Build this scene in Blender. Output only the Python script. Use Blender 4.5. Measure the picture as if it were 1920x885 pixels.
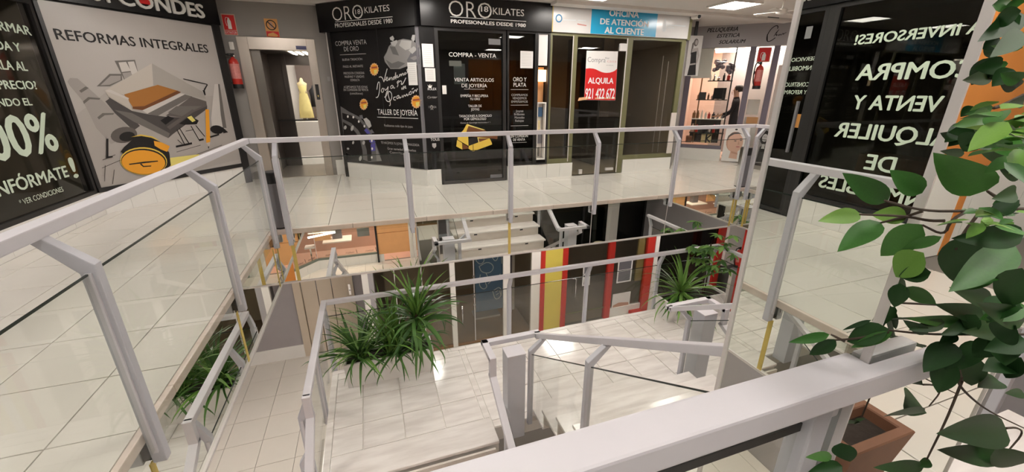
import bpy, bmesh, math, random
from mathutils import Vector, Matrix
R=math.radians
random.seed(7)
for o in list(bpy.data.objects): bpy.data.objects.remove(o)
scene=bpy.context.scene
col=scene.collection
# ------------------------------------------------------------------ camera
F_PX=758.94
cam_d=bpy.data.cameras.new('camera'); cam=bpy.data.objects.new('camera',cam_d); col.objects.link(cam)
cam_d.sensor_fit='HORIZONTAL'; cam_d.sensor_width=36; cam_d.lens=36*F_PX/1920
cam_d.shift_y=1.0/1920; cam_d.clip_start=.02; cam_d.clip_end=100
yaw,pit,rol=.3359,.3432,.0037
f_=Vector((math.sin(yaw)*math.cos(pit),math.cos(yaw)*math.cos(pit),-math.sin(pit)))
r_=Vector((math.cos(yaw),-math.sin(yaw),0)); u_=r_.cross(f_)
rr=r_*math.cos(rol)+u_*math.sin(rol); uu=-r_*math.sin(rol)+u_*math.cos(rol)
m=Matrix((rr,uu,-f_)).transposed().to_4x4(); m.translation=Vector((0,0,1.6)); cam.matrix_world=m
scene.camera=cam
# ------------------------------------------------------------------ world, view
w=bpy.data.worlds.new('world'); scene.world=w; w.use_nodes=True
w.node_tree.nodes['Background'].inputs[0].default_value=(1,.95,.88,1); w.node_tree.nodes['Background'].inputs[1].default_value=.12
vs=scene.view_settings; vs.view_transform='Standard'; vs.look='None'; vs.gamma=1; vs.use_curve_mapping=False; vs.exposure=0.0
LIGHT=35.0     # strength of the ceiling luminaires of the upper floor
LIGHT_LOW=34.0  # and of the lower floor
# ------------------------------------------------------------------ materials
def mat(name,c,rough=.5,metal=0,noise=0,scale=8,bump=0,emit=0,spec=.5,coat=0,stretch=None):
    m=bpy.data.materials.new(name); m.use_nodes=True; nt=m.node_tree; b=nt.nodes['Principled BSDF']
    b.inputs['Base Color'].default_value=(*c,1); b.inputs['Roughness'].default_value=rough; b.inputs['Metallic'].default_value=metal
    b.inputs['Specular IOR Level'].default_value=spec; b.inputs['Coat Weight'].default_value=coat
    if emit:
        b.inputs['Emission Color'].default_value=(*c,1); b.inputs['Emission Strength'].default_value=emit
    if noise or bump:
        tc=nt.nodes.new('ShaderNodeTexCoord'); n=nt.nodes.new('ShaderNodeTexNoise'); n.inputs['Scale'].default_value=scale; n.inputs['Detail'].default_value=6
        src=tc.outputs['Object']
        if stretch:
            mp=nt.nodes.new('ShaderNodeMapping'); mp.inputs['Scale'].default_value=stretch; nt.links.new(src,mp.inputs[0]); src=mp.outputs[0]
        nt.links.new(src,n.inputs['Vector'])
        if noise:
            mx=nt.nodes.new('ShaderNodeMix'); mx.data_type='RGBA'
            mx.inputs[6].default_value=(*[x*(1-noise) for x in c],1); mx.inputs[7].default_value=(*[min(1,x*(1+noise)) for x in c],1)
            nt.links.new(n.outputs['Fac'],mx.inputs[0]); nt.links.new(mx.outputs[2],b.inputs['Base Color'])
        if bump:
            bp=nt.nodes.new('ShaderNodeBump'); bp.inputs['Strength'].default_value=bump; bp.inputs['Distance'].default_value=.01
            nt.links.new(n.outputs['Fac'],bp.inputs['Height']); nt.links.new(bp.outputs[0],b.inputs['Normal'])
    return m
def glass(name,tint,refl=1.0,rough=.0):
    m=bpy.data.materials.new(name); m.use_nodes=True; nt=m.node_tree; nt.nodes.clear()
    o=nt.nodes.new('ShaderNodeOutputMaterial'); t=nt.nodes.new('ShaderNodeBsdfTransparent'); g=nt.nodes.new('ShaderNodeBsdfGlossy')
    t.inputs[0].default_value=(*tint,1); g.inputs['Roughness'].default_value=rough
    lw=nt.nodes.new('ShaderNodeLayerWeight'); lw.inputs[0].default_value=.5; pw=nt.nodes.new('ShaderNodeMath'); pw.operation='POWER'; pw.inputs[1].default_value=5
    mu=nt.nodes.new('ShaderNodeMath'); mu.operation='MULTIPLY_ADD'; mu.inputs[1].default_value=.55; mu.inputs[2].default_value=.035*refl; mu.use_clamp=True
    nt.links.new(lw.outputs['Facing'],pw.inputs[0]); fr=pw
    mx=nt.nodes.new('ShaderNodeMixShader'); nt.links.new(fr.outputs[0],mu.inputs[0]); nt.links.new(mu.outputs[0],mx.inputs[0])
    nt.links.new(t.outputs[0],mx.inputs[1]); nt.links.new(g.outputs[0],mx.inputs[2]); nt.links.new(mx.outputs[0],o.inputs[0]); return m
def mirror_mat(name,tint,rough=0.0):
    m=bpy.data.materials.new(name); m.use_nodes=True; b=m.node_tree.nodes['Principled BSDF']
    b.inputs['Base Color'].default_value=(*tint,1); b.inputs['Metallic'].default_value=1; b.inputs['Roughness'].default_value=rough; return m
def marble(name,c1,c2,rough=.12):
    m=bpy.data.materials.new(name); m.use_nodes=True; nt=m.node_tree; b=nt.nodes['Principled BSDF']; b.inputs['Roughness'].default_value=rough
    tc=nt.nodes.new('ShaderNodeTexCoord'); oi=nt.nodes.new('ShaderNodeObjectInfo'); add=nt.nodes.new('ShaderNodeVectorMath'); add.operation='MULTIPLY_ADD'
    nt.links.new(tc.outputs['Object'],add.inputs[0]); add.inputs[1].default_value=(1,1,1)
    cx=nt.nodes.new('ShaderNodeCombineXYZ'); ml=nt.nodes.new('ShaderNodeMath'); ml.operation='MULTIPLY'; ml.inputs[1].default_value=40
    nt.links.new(oi.outputs['Random'],ml.inputs[0]); nt.links.new(ml.outputs[0],cx.inputs[0]); nt.links.new(ml.outputs[0],cx.inputs[1]); nt.links.new(cx.outputs[0],add.inputs[2])
    mp=nt.nodes.new('ShaderNodeMapping'); mp.inputs['Scale'].default_value=(1.2,7,3); mp.inputs['Rotation'].default_value=(0,0,.35); nt.links.new(add.outputs[0],mp.inputs[0])
    n=nt.nodes.new('ShaderNodeTexNoise'); n.inputs['Scale'].default_value=1.6; n.inputs['Detail'].default_value=5; nt.links.new(mp.outputs[0],n.inputs['Vector'])
    cr=nt.nodes.new('ShaderNodeValToRGB'); cr.color_ramp.elements[0].position=.3; cr.color_ramp.elements[0].color=(*c2,1); cr.color_ramp.elements[1].position=.62; cr.color_ramp.elements[1].color=(*c1,1)
    nt.links.new(n.outputs['Fac'],cr.inputs[0]); nt.links.new(cr.outputs[0],b.inputs['Base Color']); return m
def leafmat(name,c,c2,rough=.38):
    m=bpy.data.materials.new(name); m.use_nodes=True; nt=m.node_tree; b=nt.nodes['Principled BSDF']; b.inputs['Roughness'].default_value=rough
    oi=nt.nodes.new('ShaderNodeObjectInfo'); mx=nt.nodes.new('ShaderNodeMix'); mx.data_type='RGBA'; mx.inputs[6].default_value=(*c,1); mx.inputs[7].default_value=(*c2,1)
    tc=nt.nodes.new('ShaderNodeTexCoord'); n=nt.nodes.new('ShaderNodeTexNoise'); n.inputs['Scale'].default_value=30; nt.links.new(tc.outputs['Object'],n.inputs['Vector'])
    a=nt.nodes.new('ShaderNodeMath'); a.operation='MULTIPLY_ADD'; a.inputs[1].default_value=.35; nt.links.new(n.outputs['Fac'],a.inputs[0]); 
    h=nt.nodes.new('ShaderNodeMath'); h.operation='MULTIPLY'; h.inputs[1].default_value=.75; nt.links.new(oi.outputs['Random'],h.inputs[0]); nt.links.new(h.outputs[0],a.inputs[2])
    nt.links.new(a.outputs[0],mx.inputs[0]); nt.links.new(mx.outputs[2],b.inputs['Base Color'])
    b.inputs['Specular IOR Level'].default_value=.3
    return m
M={}
M['tile']=mat('cream_floor_tile',(.73,.695,.64),.17,noise=.05,scale=2.5,spec=.5)
M['tile_low']=mat('beige_floor_tile',(.74,.69,.62),.25,noise=.04,scale=3)
M['grout']=mat('grout',(.20,.18,.16),.9)
M['nose']=marble('pink_marble_nosing',(.78,.67,.61),(.72,.59,.52),.25)
M['marble']=marble('white_marble',(.86,.82,.79),(.70,.65,.62),.16)
M['riser']=marble('cream_marble',(.72,.66,.60),(.62,.55,.49),.3)
M['paint']=mat('lilac_white_paint',(.64,.62,.655),.38,noise=.03,scale=20)
M['paint2']=mat('grey_paint',(.52,.52,.56),.42,noise=.03,scale=15)
M['gasket']=mat('black_rubber',(.012,.012,.012),.5)
M['glass']=glass('clear_glass',(.955,.965,.95),1.0)
M['glass_edge']=mat('dark_glass_edge',(.02,.03,.025),.25)
M['mirror']=mirror_mat('silver_mirror',(.86,.88,.84))
M['alu']=mat('satin_aluminium',(.72,.68,.66),.35,metal=.35)
M['yellow']=mat('yellow_tape',(.62,.47,.13),.5,noise=.15,scale=25)
M['white']=mat('white_wall_paint',(.80,.76,.71),.6,noise=.02,scale=6)
M['ceil']=mat('ceiling_paint',(.74,.70,.655),.7,noise=.02,scale=2)
M['wall_grey']=mat('grey_wall_paint',(.27,.25,.235),.6,noise=.05,scale=5)
M['wall_grey2']=mat('mauve_grey_wall_paint',(.36,.335,.34),.6,noise=.05,scale=5)
M['plinth']=mat('white_plinth_tile',(.82,.80,.765),.25,noise=.03,scale=4)
M['black']=mat('black_panel',(.008,.0075,.008),.25,spec=.35,noise=.2,scale=3)
M['blackm']=mat('black_frame',(.016,.015,.015),.4)
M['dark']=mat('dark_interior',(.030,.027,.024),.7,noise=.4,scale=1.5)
M['brown']=mat('brown_interior',(.40,.335,.255),.7,noise=.3,scale=1.2)
M['shopglass']=glass('shop_glass',(.84,.83,.79),1.6)
M['smoked']=glass('smoked_glass',(.45,.45,.42),1.0)
M['olive']=mat('olive_frame',(.16,.155,.075),.4,noise=.1,scale=10)
M['purple']=mat('purple_grey_frame',(.15,.13,.165),.45,noise=.05,scale=10)
M['steel']=mat('brushed_steel',(.50,.44,.385),.32,metal=.8,noise=.1,scale=6,stretch=(1,1,.05))
M['chrome']=mat('chrome',(.8,.8,.8),.12,metal=1)
M['lamp']=mat('lamp_diffuser',(1,.94,.875),.5,emit=LIGHT)
M['lamp_low']=mat('lamp_diffuser_lower',(1,.94,.875),.5,emit=LIGHT_LOW)
M['lamp_shop']=mat('shop_lamp_diffuser',(1,.88,.74),.5,emit=14)
M['tube']=mat('reflected_tube_glow',(1,.97,.92),.5,emit=9)  # glow of the tube that stands in for a glass reflection
M['red']=mat('red_paint',(.50,.03,.02),.35,noise=.08,scale=12)
M['orange_paint']=mat('orange_panel',(.62,.22,.04),.5,noise=.08,scale=4)
M['orange_soft']=mat('apricot_panel',(.78,.40,.17),.5,noise=.08,scale=4)
M['yellow_panel']=mat('yellow_panel',(.68,.55,.10),.45,noise=.06,scale=5)
M['blue_panel']=mat('blue_panel',(.06,.14,.27),.5,noise=.25,scale=4)
M['terracotta']=mat('terracotta',(.19,.083,.045),.7,noise=.15,scale=14)
M['soil']=mat('potting_soil',(.03,.02,.015),.95,noise=.5,scale=40,bump=.5)
M['planter']=mat('white_planter',(.74,.71,.68),.4,noise=.05,scale=5)
M['bark']=mat('bark',(.055,.035,.022),.8,noise=.3,scale=50)
M['leaf']=leafmat('ficus_leaf',(.025,.10,.018),(.065,.20,.035),.5)
M['leaf_d']=leafmat('ficus_leaf_dark',(.007,.032,.007),(.02,.075,.014),.55)
M['leaf_l']=leafmat('ficus_leaf_light',(.09,.23,.03),(.19,.34,.06),.5)
M['blade']=leafmat('blade_leaf',(.065,.16,.022),(.18,.33,.07),.45)
M['blade_d']=leafmat('blade_leaf_dark',(.03,.09,.018),(.085,.19,.04),.45)
M['skin']=mat('skin',(.55,.32,.22),.5); M['hair']=mat('dark_hair',(.02,.013,.01),.55); M['cloth_black']=mat('black_cloth',(.015,.014,.016),.8)
M['paper']=mat('white_paper',(.78,.76,.74),.6); M['grey_plastic']=mat('grey_bin_shell',(.17,.165,.18),.45,noise=.05,scale=12)
M['dress']=mat('cream_dress',(.75,.62,.34),.7,noise=.1,scale=15)
M['wood']=mat('brown_wood',(.26,.13,.05),.4,noise=.25,scale=5,stretch=(1,8,8))
M['pink']=mat('pink_wall',(.66,.46,.38),.6,noise=.08,scale=3)
M['green_glass']=glass('green_shop_glass',(.42,.48,.42),1.5)
PC={'w':(.82,.80,.77),'g':(.42,.40,.39),'W':(.86,.86,.86),'k':(.015,.013,.013),'s':(.72,.71,.68),'m':(.60,.70,.57),'d':(.25,.25,.26),'r':(.70,.45,.45),
 'p0':(.56,.52,.49),'p1':(.40,.365,.34),'p2':(.15,.135,.125),'p3':(.34,.31,.29),'p4':(.115,.10,.092),'p5':(.07,.062,.06),'w1':(.50,.45,.40),'w2':(.36,.33,.30),
 'o1':(.36,.15,.035),'o2':(.15,.055,.02),'o3':(.78,.34,.03),'o4':(.72,.42,.22),'y1':(.72,.50,.08),'y2':(.75,.64,.18),'b1':(.10,.09,.36),'s1':(.35,.08,.05),
 'd0':(.13,.125,.125),'d1':(.26,.25,.245),'d2':(.46,.45,.44),'d3':(.15,.145,.16),'bl':(.02,.36,.62),'bl2':(.03,.20,.40),'rd':(.62,.02,.02),'sk':(.66,.42,.32),'sk2':(.52,.30,.22),'lp':(.5,.2,.18),'wl':(.62,.66,.68),'or':(.70,.33,.10)}
PR={}
def pr(k):
    if k not in PR: PR[k]=mat('print_'+k,PC[k],.45,spec=.3)
    return PR[k]
# ------------------------------------------------------------------ mesh helpers
class G:
    def __init__(s): s.v=[]; s.f=[]
    def poly(s,pts):
        n=len(s.v); s.v+= [tuple(p) for p in pts]; s.f.append(tuple(range(n,n+len(pts)))); return s
    def hexa(s,b,t):
        n=len(s.v); s.v+=[tuple(p) for p in b]+[tuple(p) for p in t]; k=len(b)
        s.f.append(tuple(n+i for i in reversed(range(k)))); s.f.append(tuple(n+k+i for i in range(k)))
        for i in range(k):
            j=(i+1)%k; s.f.append((n+i,n+j,n+k+j,n+k+i))
        return s
    def box(s,x0,x1,y0,y1,z0,z1):
        return s.hexa([(x0,y0,z0),(x1,y0,z0),(x1,y1,z0),(x0,y1,z0)],[(x0,y0,z1),(x1,y0,z1),(x1,y1,z1),(x0,y1,z1)])
    def ext(s,pts,vec):
        vec=Vector(vec); return s.hexa(pts,[tuple(Vector(p)+vec) for p in pts])
    def bar(s,p,q,w,h,side=None):
        p=Vector(p);q=Vector(q);d=(q-p).normalized()
        sd=Vector(side) if side else d.cross(Vector((0,0,1)))
        if sd.length<1e-5: sd=Vector((1,0,0))
        sd=(sd-d*sd.dot(d)).normalized(); up=sd.cross(d)
        c=[sd*(a*w/2)+up*(b*h/2) for a,b in ((-1,-1),(1,-1),(1,1),(-1,1))]
        return s.hexa([p+k for k in c],[q+k for k in c])
    def path(s,pts,w,h):
        P=[Vector(p) for p in pts]; rings=[]
        for i,p in enumerate(P):
            a=(P[i]-P[i-1]).normalized() if i else (P[1]-P[0]).normalized()
            b=(P[i+1]-P[i]).normalized() if i<len(P)-1 else a
            sa=a.cross(Vector((0,0,1)));sb=b.cross(Vector((0,0,1)))
            if sa.length<1e-4: sa=sb
            if sb.length<1e-4: sb=sa
            sa.normalize();sb.normalize(); sd=(sa+sb).normalized(); k=1/max(.35,sd.dot(sa))
            t=(a+b).normalized(); up=sd.cross(t)
            if up.length<1e-4: up=Vector((0,0,1))
            up.normalize(); ku=1/max(.5,t.dot(a))
            if abs(sd.dot(sa))<.999: ku=1
            rings.append([p+sd*(x*w/2*k)+up*(y*h/2*ku) for x,y in ((-1,-1),(1,-1),(1,1),(-1,1))])
        n=len(s.v)
        for r in rings: s.v+=[tuple(x) for x in r]
        for i in range(len(rings)-1):
            for j in range(4):
                k=(j+1)%4; s.f.append((n+i*4+j,n+i*4+k,n+i*4+4+k,n+i*4+4+j))
        s.f.append((n+3,n+2,n+1,n)); e=n+(len(rings)-1)*4; s.f.append((e,e+1,e+2,e+3)); return s
    def tube(s,pts,r,n=8,r1=None):
        P=[Vector(p) for p in pts]; base=len(s.v); ref=None
        for i,p in enumerate(P):
            t=(P[min(i+1,len(P)-1)]-P[max(i-1,0)]).normalized()
            a=t.cross(Vector((0,0,1)) if abs(t.z)<.95 else Vector((1,0,0))).normalized(); b=t.cross(a)
            if ref is not None and a.dot(ref)<0: a=-a;b=-b
            ref=a; q=r if r1 is None else r+(r1-r)*i/(len(P)-1)
            for k in range(n):
                an=2*math.pi*k/n; s.v.append(tuple(p+a*(q*math.cos(an))+b*(q*math.sin(an))))
        for i in range(len(P)-1):
            for k in range(n):
                l=(k+1)%n; s.f.append((base+i*n+k,base+i*n+l,base+i*n+n+l,base+i*n+n+k))
        s.f.append(tuple(base+k for k in reversed(range(n)))); e=base+(len(P)-1)*n; s.f.append(tuple(e+k for k in range(n))); return s
    def lathe(s,prof,c=(0,0,0),n=16,sx=1,sy=1):
        base=len(s.v)
        for r,z in prof:
            for k in range(n):
                a=2*math.pi*k/n; s.v.append((c[0]+r*sx*math.cos(a),c[1]+r*sy*math.sin(a),c[2]+z))
        for i in range(len(prof)-1):
            for k in range(n):
                l=(k+1)%n; s.f.append((base+i*n+k,base+i*n+l,base+i*n+n+l,base+i*n+n+k))
        s.f.append(tuple(base+k for k in reversed(range(n)))); e=base+(len(prof)-1)*n; s.f.append(tuple(e+k for k in range(n))); return s
LOC={}
def mesh_from(name,g,m,bevel=0,smooth=False):
    me=bpy.data.meshes.new(name); me.from_pydata(g.v,[],g.f); me.validate()
    bm=bmesh.new(); bm.from_mesh(me); bmesh.ops.recalc_face_normals(bm,faces=bm.faces)
    if bevel: bmesh.ops.bevel(bm,geom=[e for e in bm.edges if e.is_manifold and e.calc_face_angle(0)>.5],offset=bevel,segments=2,affect='EDGES',profile=.6)
    bm.to_mesh(me); bm.free(); me.materials.append(m)
    if smooth:
        for p in me.polygons: p.use_smooth=True
    return me
def obj(name,g,m,parent=None,bevel=0,smooth=False,kind=None,origin=None):
    me=mesh_from(name,g,m,bevel,smooth); o=bpy.data.objects.new(name,me); col.objects.link(o)
    base=LOC.get(parent.name,Vector((0,0,0))) if parent else Vector((0,0,0))
    og=Vector(origin) if origin is not None else base
    me.transform(Matrix.Translation(-og)); o.location=og-base; LOC[o.name]=og
    if parent: o.parent=parent
    if kind: o['kind']=kind
    return o
def inst(src,parent,loc,rot=None,scale=None,name=None):
    o=src.copy(); col.objects.link(o); o.parent=parent
    b=LOC.get(parent.name,Vector((0,0,0))) if parent else Vector((0,0,0))
    o.location=Vector(loc)-b; LOC[o.name]=Vector(loc)
    if rot is not None: o.rotation_euler=rot
    if scale is not None: o.scale=scale
    return o
def thing(name,label,cat,loc,group=None):
    o=bpy.data.objects.new(name,None); col.objects.link(o); o.location=loc; o.empty_display_size=.1; LOC[o.name]=Vector(loc)
    o['label']=label; o['category']=cat
    if group: o['group']=group
    return o
def tag(o,label,cat,group=None):
    o['label']=label; o['category']=cat
    if group: o['group']=group
    return o
def struct(name,g,m,parent=None,bevel=0):
    o=obj(name,g,m,parent,bevel)
    if not parent: o['kind']='structure'
    return o
# planes: origin, direction u ; n faces the viewer
def plane(o,d):
    u=Vector((d[0],d[1],0)).normalized(); return (Vector((o[0],o[1],0)),u,u.cross(Vector((0,0,1))))
PL={'W1':plane((-3.5,6.88),(1.36,1.80)),'W2':plane((-3.5,0),(0,1)),'OL':plane((-.45,8.62),(1.385,-1.375)),'FR':plane((0,7.29),(1,0)),'EL':plane((0,8.9),(1,0)),
'SA':plane((7.5,8.58),(1,-1)),'LF':plane((0,7.85),(1,0)),'LE':plane((0,8.6),(1,0)),'NS':plane((0,-1.45),(-1,0)),'NL':plane((0,-2.85),(-1,0))}
def P(k,u,z,d=0):
    o,U,N=PL[k]; p=o+U*u+N*d; return Vector((p.x,p.y,z))
def pbox(g,k,u0,u1,z0,z1,d0,d1):
    return g.hexa([P(k,u0,z0,d0),P(k,u1,z0,d0),P(k,u1,z0,d1),P(k,u0,z0,d1)],[P(k,u0,z1,d0),P(k,u1,z1,d0),P(k,u1,z1,d1),P(k,u0,z1,d1)])
def pb(name,k,u0,u1,z0,z1,d0,d1,m,parent,bevel=0):
    return obj(name,pbox(G(),k,u0,u1,z0,z1,d0,d1),m,parent,bevel)
def frame(name,k,u0,u1,z0,z1,wd,d0,d1,m,parent):
    g=G(); pbox(g,k,u0,u0+wd,z0,z1,d0,d1); pbox(g,k,u1-wd,u1,z0,z1,d0,d1); pbox(g,k,u0+wd,u1-wd,z0,z0+wd,d0,d1); pbox(g,k,u0+wd,u1-wd,z1-wd,z1,d0,d1)
    return obj(name,g,m,parent)
def ppoly(g,k,pts,d): return g.poly([P(k,u,z,d) for u,z in pts])
_tc={}
def text(k,s,u0,u1,z0,z1,d,m,parent,bold=0,shear=0,depth=.0,name='lettering',flip=False):
    cu=bpy.data.curves.new('t','FONT'); cu.body=s; cu.size=1; cu.offset=min(bold,0); cu.shear=shear; cu.extrude=0; cu.resolution_u=3
    o=bpy.data.objects.new('t',cu); col.objects.link(o)
    dg=bpy.context.evaluated_depsgraph_get(); me=bpy.data.meshes.new_from_object(o.evaluated_get(dg))
    bpy.data.objects.remove(o); bpy.data.curves.remove(cu)
    if not len(me.vertices): return None
    if bold>0:      # a heavier weight: shifted copies of the outline, a hair apart in depth
        vs_=[tuple(v.co) for v in me.vertices]; fs_=[tuple(p.vertices) for p in me.polygons]; V_=[];F_=[]
        for i,(dx,dy) in enumerate(((0,0),(-1,0),(1,0),(0,.6),(0,-.6))):
            n_=len(V_); V_+=[(x+dx*bold*2.2,y+dy*bold*2.2,i) for x,y,_ in vs_]; F_+=[tuple(n_+k for k in f) for f in fs_]
        me=bpy.data.meshes.new('lettering'); me.from_pydata(V_,[],F_)
    xs=[v.co.x for v in me.vertices]; x0,x1=min(xs),max(xs)
    cap=.729
    og=LOC.get(parent.name,Vector((0,0,0)))
    for v in me.vertices:
        t=(v.co.x-x0)/(x1-x0)
        if flip: t=1-t
        v.co=P(k,u0+(u1-u0)*t, z0+(z1-z0)*v.co.y/cap, d+v.co.z*.00025)-og
    me.materials.clear(); me.materials.append(m)
    ob=bpy.data.objects.new(name,me); col.objects.link(ob); ob.parent=parent; LOC[ob.name]=og
    if depth:
        me2=me; bm=bmesh.new(); bm.from_mesh(me); N=PL[k][2]
        r=bmesh.ops.extrude_face_region(bm,geom=bm.faces[:]); bmesh.ops.translate(bm,verts=[v for v in r['geom'] if isinstance(v,bmesh.types.BMVert)],vec=N*depth)
        bmesh.ops.recalc_face_normals(bm,faces=bm.faces); bm.to_mesh(me); bm.free()
    return ob
def ribbon(g,k,pts,w,d):
    for i in range(len(pts)-1):
        a=Vector(pts[i]);b=Vector(pts[i+1]);t=(b-a)
        if t.length<1e-5: continue
        t.normalize();n=Vector((-t.y,t.x))*w/2; a=a-t*w*.3;b=b+t*w*.3
        ppoly(g,k,[a-n,b-n,b+n,a+n],d)
def smooth_pts(pts,it=2):
    for _ in range(it):
        o=[pts[0]]
        for i in range(len(pts)-1):
            a,b=pts[i],pts[i+1]; o+=[(a[0]*.75+b[0]*.25,a[1]*.75+b[1]*.25),(a[0]*.25+b[0]*.75,a[1]*.25+b[1]*.75)]
        o.append(pts[-1]); pts=o
    return pts
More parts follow.
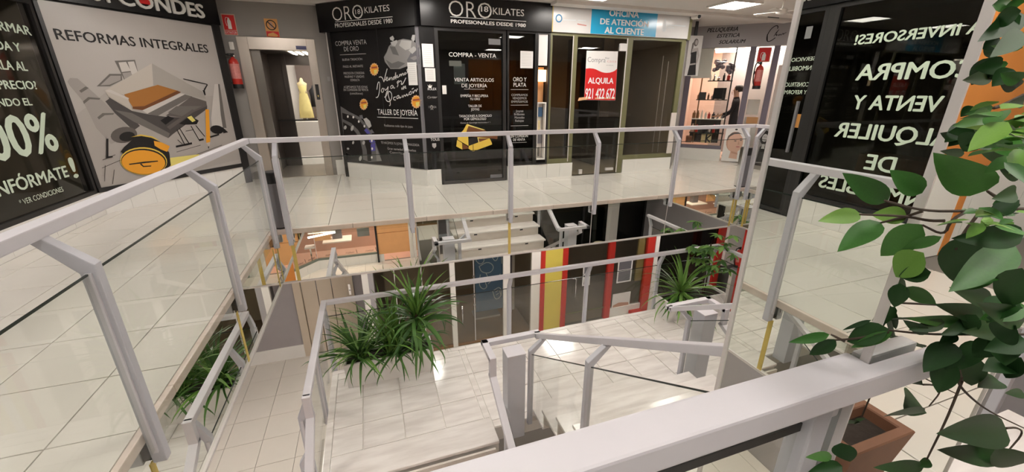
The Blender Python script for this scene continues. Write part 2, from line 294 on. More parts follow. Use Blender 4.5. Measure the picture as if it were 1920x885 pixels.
# ------------------------------------------------------------------ data: lettering, rules, printed shapes, strokes (plane coordinates in metres)
TEXTS=[('OL', 'w', 'ORO', 0.204, 0.903, 2.74, 2.964, -0.012, 0), ('OL', 'w', '18', 0.737, 0.847, 2.812, 2.886, 0, 0), ('OL', 'w', 'KILATES', 0.94, 1.469, 2.813, 2.907, 0, 0), ('OL', 'w', 'PROFESIONALES DESDE 1980', 0.235, 1.508, 2.638, 2.705, 0, 0), ('OL', 'g', 'COMPRA VENTA', 0.128, 0.86, 2.36, 2.437, 0, 0), ('OL', 'g', 'DE ORO', 0.321, 0.665, 2.265, 2.342, 0, 0), ('OL', 'g', 'BUENA TASACIÓN', 0.25, 0.721, 2.112, 2.151, 0, 0), ('OL', 'g', 'PAGO AL INSTANTE', 0.245, 0.723, 1.998, 2.038, 0, 0), ('OL', 'g', 'PRECIOS EN CONSIGNA', 0.24, 0.737, 1.887, 1.927, 0, 0), ('OL', 'g', 'NUEVAS Y USADAS', 0.256, 0.723, 1.829, 1.869, 0, 0), ('OL', 'g', 'CONSULTA', 0.383, 0.606, 1.772, 1.812, 0, 0), ('OL', 'g', 'ACEPTAMOS TUS JOYAS', 0.196, 0.772, 1.654, 1.695, 0, 0), ('OL', 'g', 'EN CONSIGNA DE VENTA', 0.187, 0.785, 1.606, 1.648, 0, 0), ('OL', 'g', '(consúltanos)', 0.333, 0.642, 1.547, 1.588, 0, 0), ('OL', 'w', 'TALLER DE JOYERÍA', 0.947, 1.831, 1.211, 1.308, 0, 0), ('OL', 'g', 'Realizamos todo tipo de joyas', 1.072, 1.708, 1.007, 1.049, 0, 0), ('OL', 'g', 'TE HACEMOS TU JOYA PERSONALIZADA', 0.952, 1.821, 0.698, 0.741, 0, 0), ('OL', 'g', 'Gran variedad de diseños', 1.094, 1.74, 0.599, 0.642, 0, 0), ('OL', 'g', 'Consúltanos', 1.137, 1.566, 0.534, 0.577, 0, 0), ('FR', 'w', 'ORO', 1.441, 2.158, 2.739, 2.986, -0.012, 0), ('FR', 'w', '18', 1.973, 2.099, 2.838, 2.92, 0.008, 0), ('FR', 'w', 'KILATES', 2.177, 2.726, 2.809, 2.914, 0, 0), ('FR', 'w', 'PROFESIONALES DESDE 1980', 1.466, 2.76, 2.646, 2.7, 0.01, 0), ('FR', 'w', 'COMPRA - VENTA', 1.429, 2.255, 2.155, 2.224, 0, 0), ('FR', 'w', 'VENTA ARTICULOS', 1.503, 2.207, 1.767, 1.826, 0, 0), ('FR', 'w', 'DE JOYERÍA', 1.628, 2.082, 1.673, 1.732, 0, 0), ('FR', 'w', 'EMPEÑA Y RECUPERA', 1.603, 2.099, 1.512, 1.556, 0, 0), ('FR', 'w', 'TU ORO', 1.769, 1.949, 1.462, 1.499, 0, 0), ('FR', 'w', 'TALLER DE', 1.731, 1.976, 1.344, 1.385, 0, 0), ('FR', 'w', 'JOYAS', 1.781, 1.931, 1.286, 1.33, 0, 0), ('FR', 'w', 'TASACIONES A DOMICILIO', 1.561, 2.161, 1.175, 1.217, 0, 0), ('FR', 'w', 'POR GEMOLOGO', 1.651, 2.055, 1.123, 1.166, 0, 0), ('FR', 'g', 'Cursos de Gemología reconocidos nº 1', 1.583, 2.132, 1.067, 1.093, 0, 0), ('FR', 'w', 'ORO Y', 2.566, 2.823, 1.778, 1.851, 0, 0), ('FR', 'w', 'PLATA', 2.575, 2.817, 1.688, 1.759, 0, 0), ('FR', 'g', 'COMPRAMOS', 2.535, 2.849, 1.529, 1.569, 0, 0), ('FR', 'g', 'VENDEMOS', 2.555, 2.829, 1.473, 1.514, 0, 0), ('FR', 'g', 'EMPEÑAMOS', 2.535, 2.851, 1.413, 1.454, 0, 0), ('FR', 'g', 'Joyas', 2.62, 2.768, 1.25, 1.292, 0, 0), ('FR', 'g', 'Brillantes', 2.59, 2.791, 1.193, 1.235, 0, 0), ('FR', 'g', 'Monedas', 2.599, 2.791, 1.135, 1.177, 0, 0), ('FR', 'g', 'Relojes', 2.612, 2.779, 1.078, 1.12, 0, 0), ('FR', 'w', 'EN COMISIÓN', 2.529, 2.867, 0.795, 0.842, 0, 0), ('FR', 'w', 'DE VENTA', 2.572, 2.811, 0.732, 0.779, 0, 0), ('FR', 'w', 'ROLEX', 1.038, 1.184, 1.622, 1.663, 0, 0), ('FR', 'g', 'Cartier', 1.023, 1.191, 1.494, 1.532, 0, 0.3), ('FR', 'g', 'OMEGA', 1.03, 1.167, 1.336, 1.371, 0, 0), ('FR', 'w', 'TOUS', 1.032, 1.187, 0.788, 0.836, 0, 0), ('FR', 'W', 'OFICINA', 4.385, 5.022, 2.91, 3.017, 0.012, 0), ('FR', 'W', 'DE ATENCIÓN', 4.209, 5.254, 2.767, 2.866, 0.012, 0), ('FR', 'W', 'AL CLIENTE', 4.312, 5.166, 2.624, 2.733, 0.012, 0), ('FR', 'W', 'ALQUILA', 4.074, 4.633, 1.759, 1.867, 0.012, 0), ('FR', 'W', '921 422 672', 4.031, 4.684, 1.484, 1.677, 0.012, 0), ('FR', 'd', 'Compra', 4.038, 4.423, 2.134, 2.223, 0, 0), ('FR', 'd', 'tu', 4.409, 4.491, 2.195, 2.236, 0, 0), ('FR', 'r', 'casa', 4.457, 4.663, 2.137, 2.189, 0, 0), ('FR', 'd', 'inmobiliaria', 4.446, 4.6, 2.079, 2.096, 0, 0), ('SA', 'k', 'PELUQUERIA', 0.284, 0.918, 2.913, 3.004, 0.01, 0.3), ('SA', 'k', 'ESTETICA', 0.508, 0.97, 2.79, 2.869, 0.01, 0.3), ('SA', 'k', 'SOLARIUM', 0.57, 1.113, 2.659, 2.737, 0.01, 0.3), ('W1', 'k', 'REFORMAS INTEGRALES', 0.091, 1.983, 2.183, 2.308, 0.008, 0), ('W1', 's', 'CONDES', 0.84, 2.01, 2.685, 2.885, 0.012, 0), ('W1', 's', 'INVEST', -0.28, 0.8, 2.685, 2.885, 0.012, 0), ('W2', 'm', '¡PARA INVERSORES!', 2.13, 3.517, 2.118, 2.222, 0.012, 0), ('W2', 'm', 'COMPRA', 2.36, 3.404, 1.74, 1.91, 0.012, 0), ('W2', 'm', 'VENTA Y', 2.549, 3.362, 1.428, 1.585, 0.012, 0), ('W2', 'm', 'ALQUILER', 2.37, 3.473, 1.108, 1.28, 0.012, 0), ('W2', 'm', 'DE', 2.765, 3.061, 0.783, 0.96, 0.012, 0), ('W2', 'm', 'INMUEBLES', 2.37, 3.505, 0.48, 0.645, 0.012, 0), ('W2', 'm', 'SERVICIOS', 3.926, 4.28, 1.983, 2.03, 0.006, 0), ('W2', 'm', 'INMOBILIARIOS', 3.931, 4.46, 1.873, 1.928, 0.006, 0), ('W2', 'm', 'CONSTRUCCIÓN', 3.93, 4.4, 1.678, 1.732, 0.006, 0), ('W2', 'm', 'Y REFORMAS', 3.935, 4.32, 1.586, 1.637, 0.006, 0), ('W2', 'm', '¿REFORMAR', 5.74, 6.704, 2.193, 2.29, 0.012, 0), ('W2', 'm', 'TU VIVIENDA Y', 5.4, 6.444, 2.0, 2.092, 0.012, 0), ('W2', 'm', 'VENDERLA AL', 5.53, 6.432, 1.803, 1.9, 0.012, 0), ('W2', 'm', 'MEJOR PRECIO?', 5.43, 6.477, 1.611, 1.7, 0.012, 0), ('W2', 'm', 'FINANCIANDO EL', 5.22, 6.304, 1.441, 1.52, 0.012, 0), ('W2', 'm', '100%', 5.28, 6.49, 0.93, 1.37, 0.012, 0), ('W2', 'm', 'INFÓRMATE', 5.33, 6.471, 0.601, 0.741, 0.012, 0), ('W2', 'm', '!', 6.54, 6.64, 0.565, 0.824, 0.012, 0), ('W2', 'm', '* VER CONDICIONES', 5.589, 6.282, 0.455, 0.515, 0, 0)]
LINES=[('OL', 'w', 0.254, 1.517, 2.722, 2.73), ('OL', 'g', 0.206, 0.822, 2.207, 2.215), ('OL', 'w', 0.927, 1.838, 1.161, 1.169), ('FR', 'w', 1.462, 2.767, 2.73, 2.738), ('FR', 'g', 1.671, 2.035, 1.639, 1.647), ('FR', 'g', 2.522, 2.86, 1.636, 1.644), ('FR', 'g', 2.523, 2.865, 1.368, 1.376), ('FR', 'g', 2.524, 2.872, 1.003, 1.011), ('FR', 'g', 2.529, 2.846, 0.697, 0.703)]
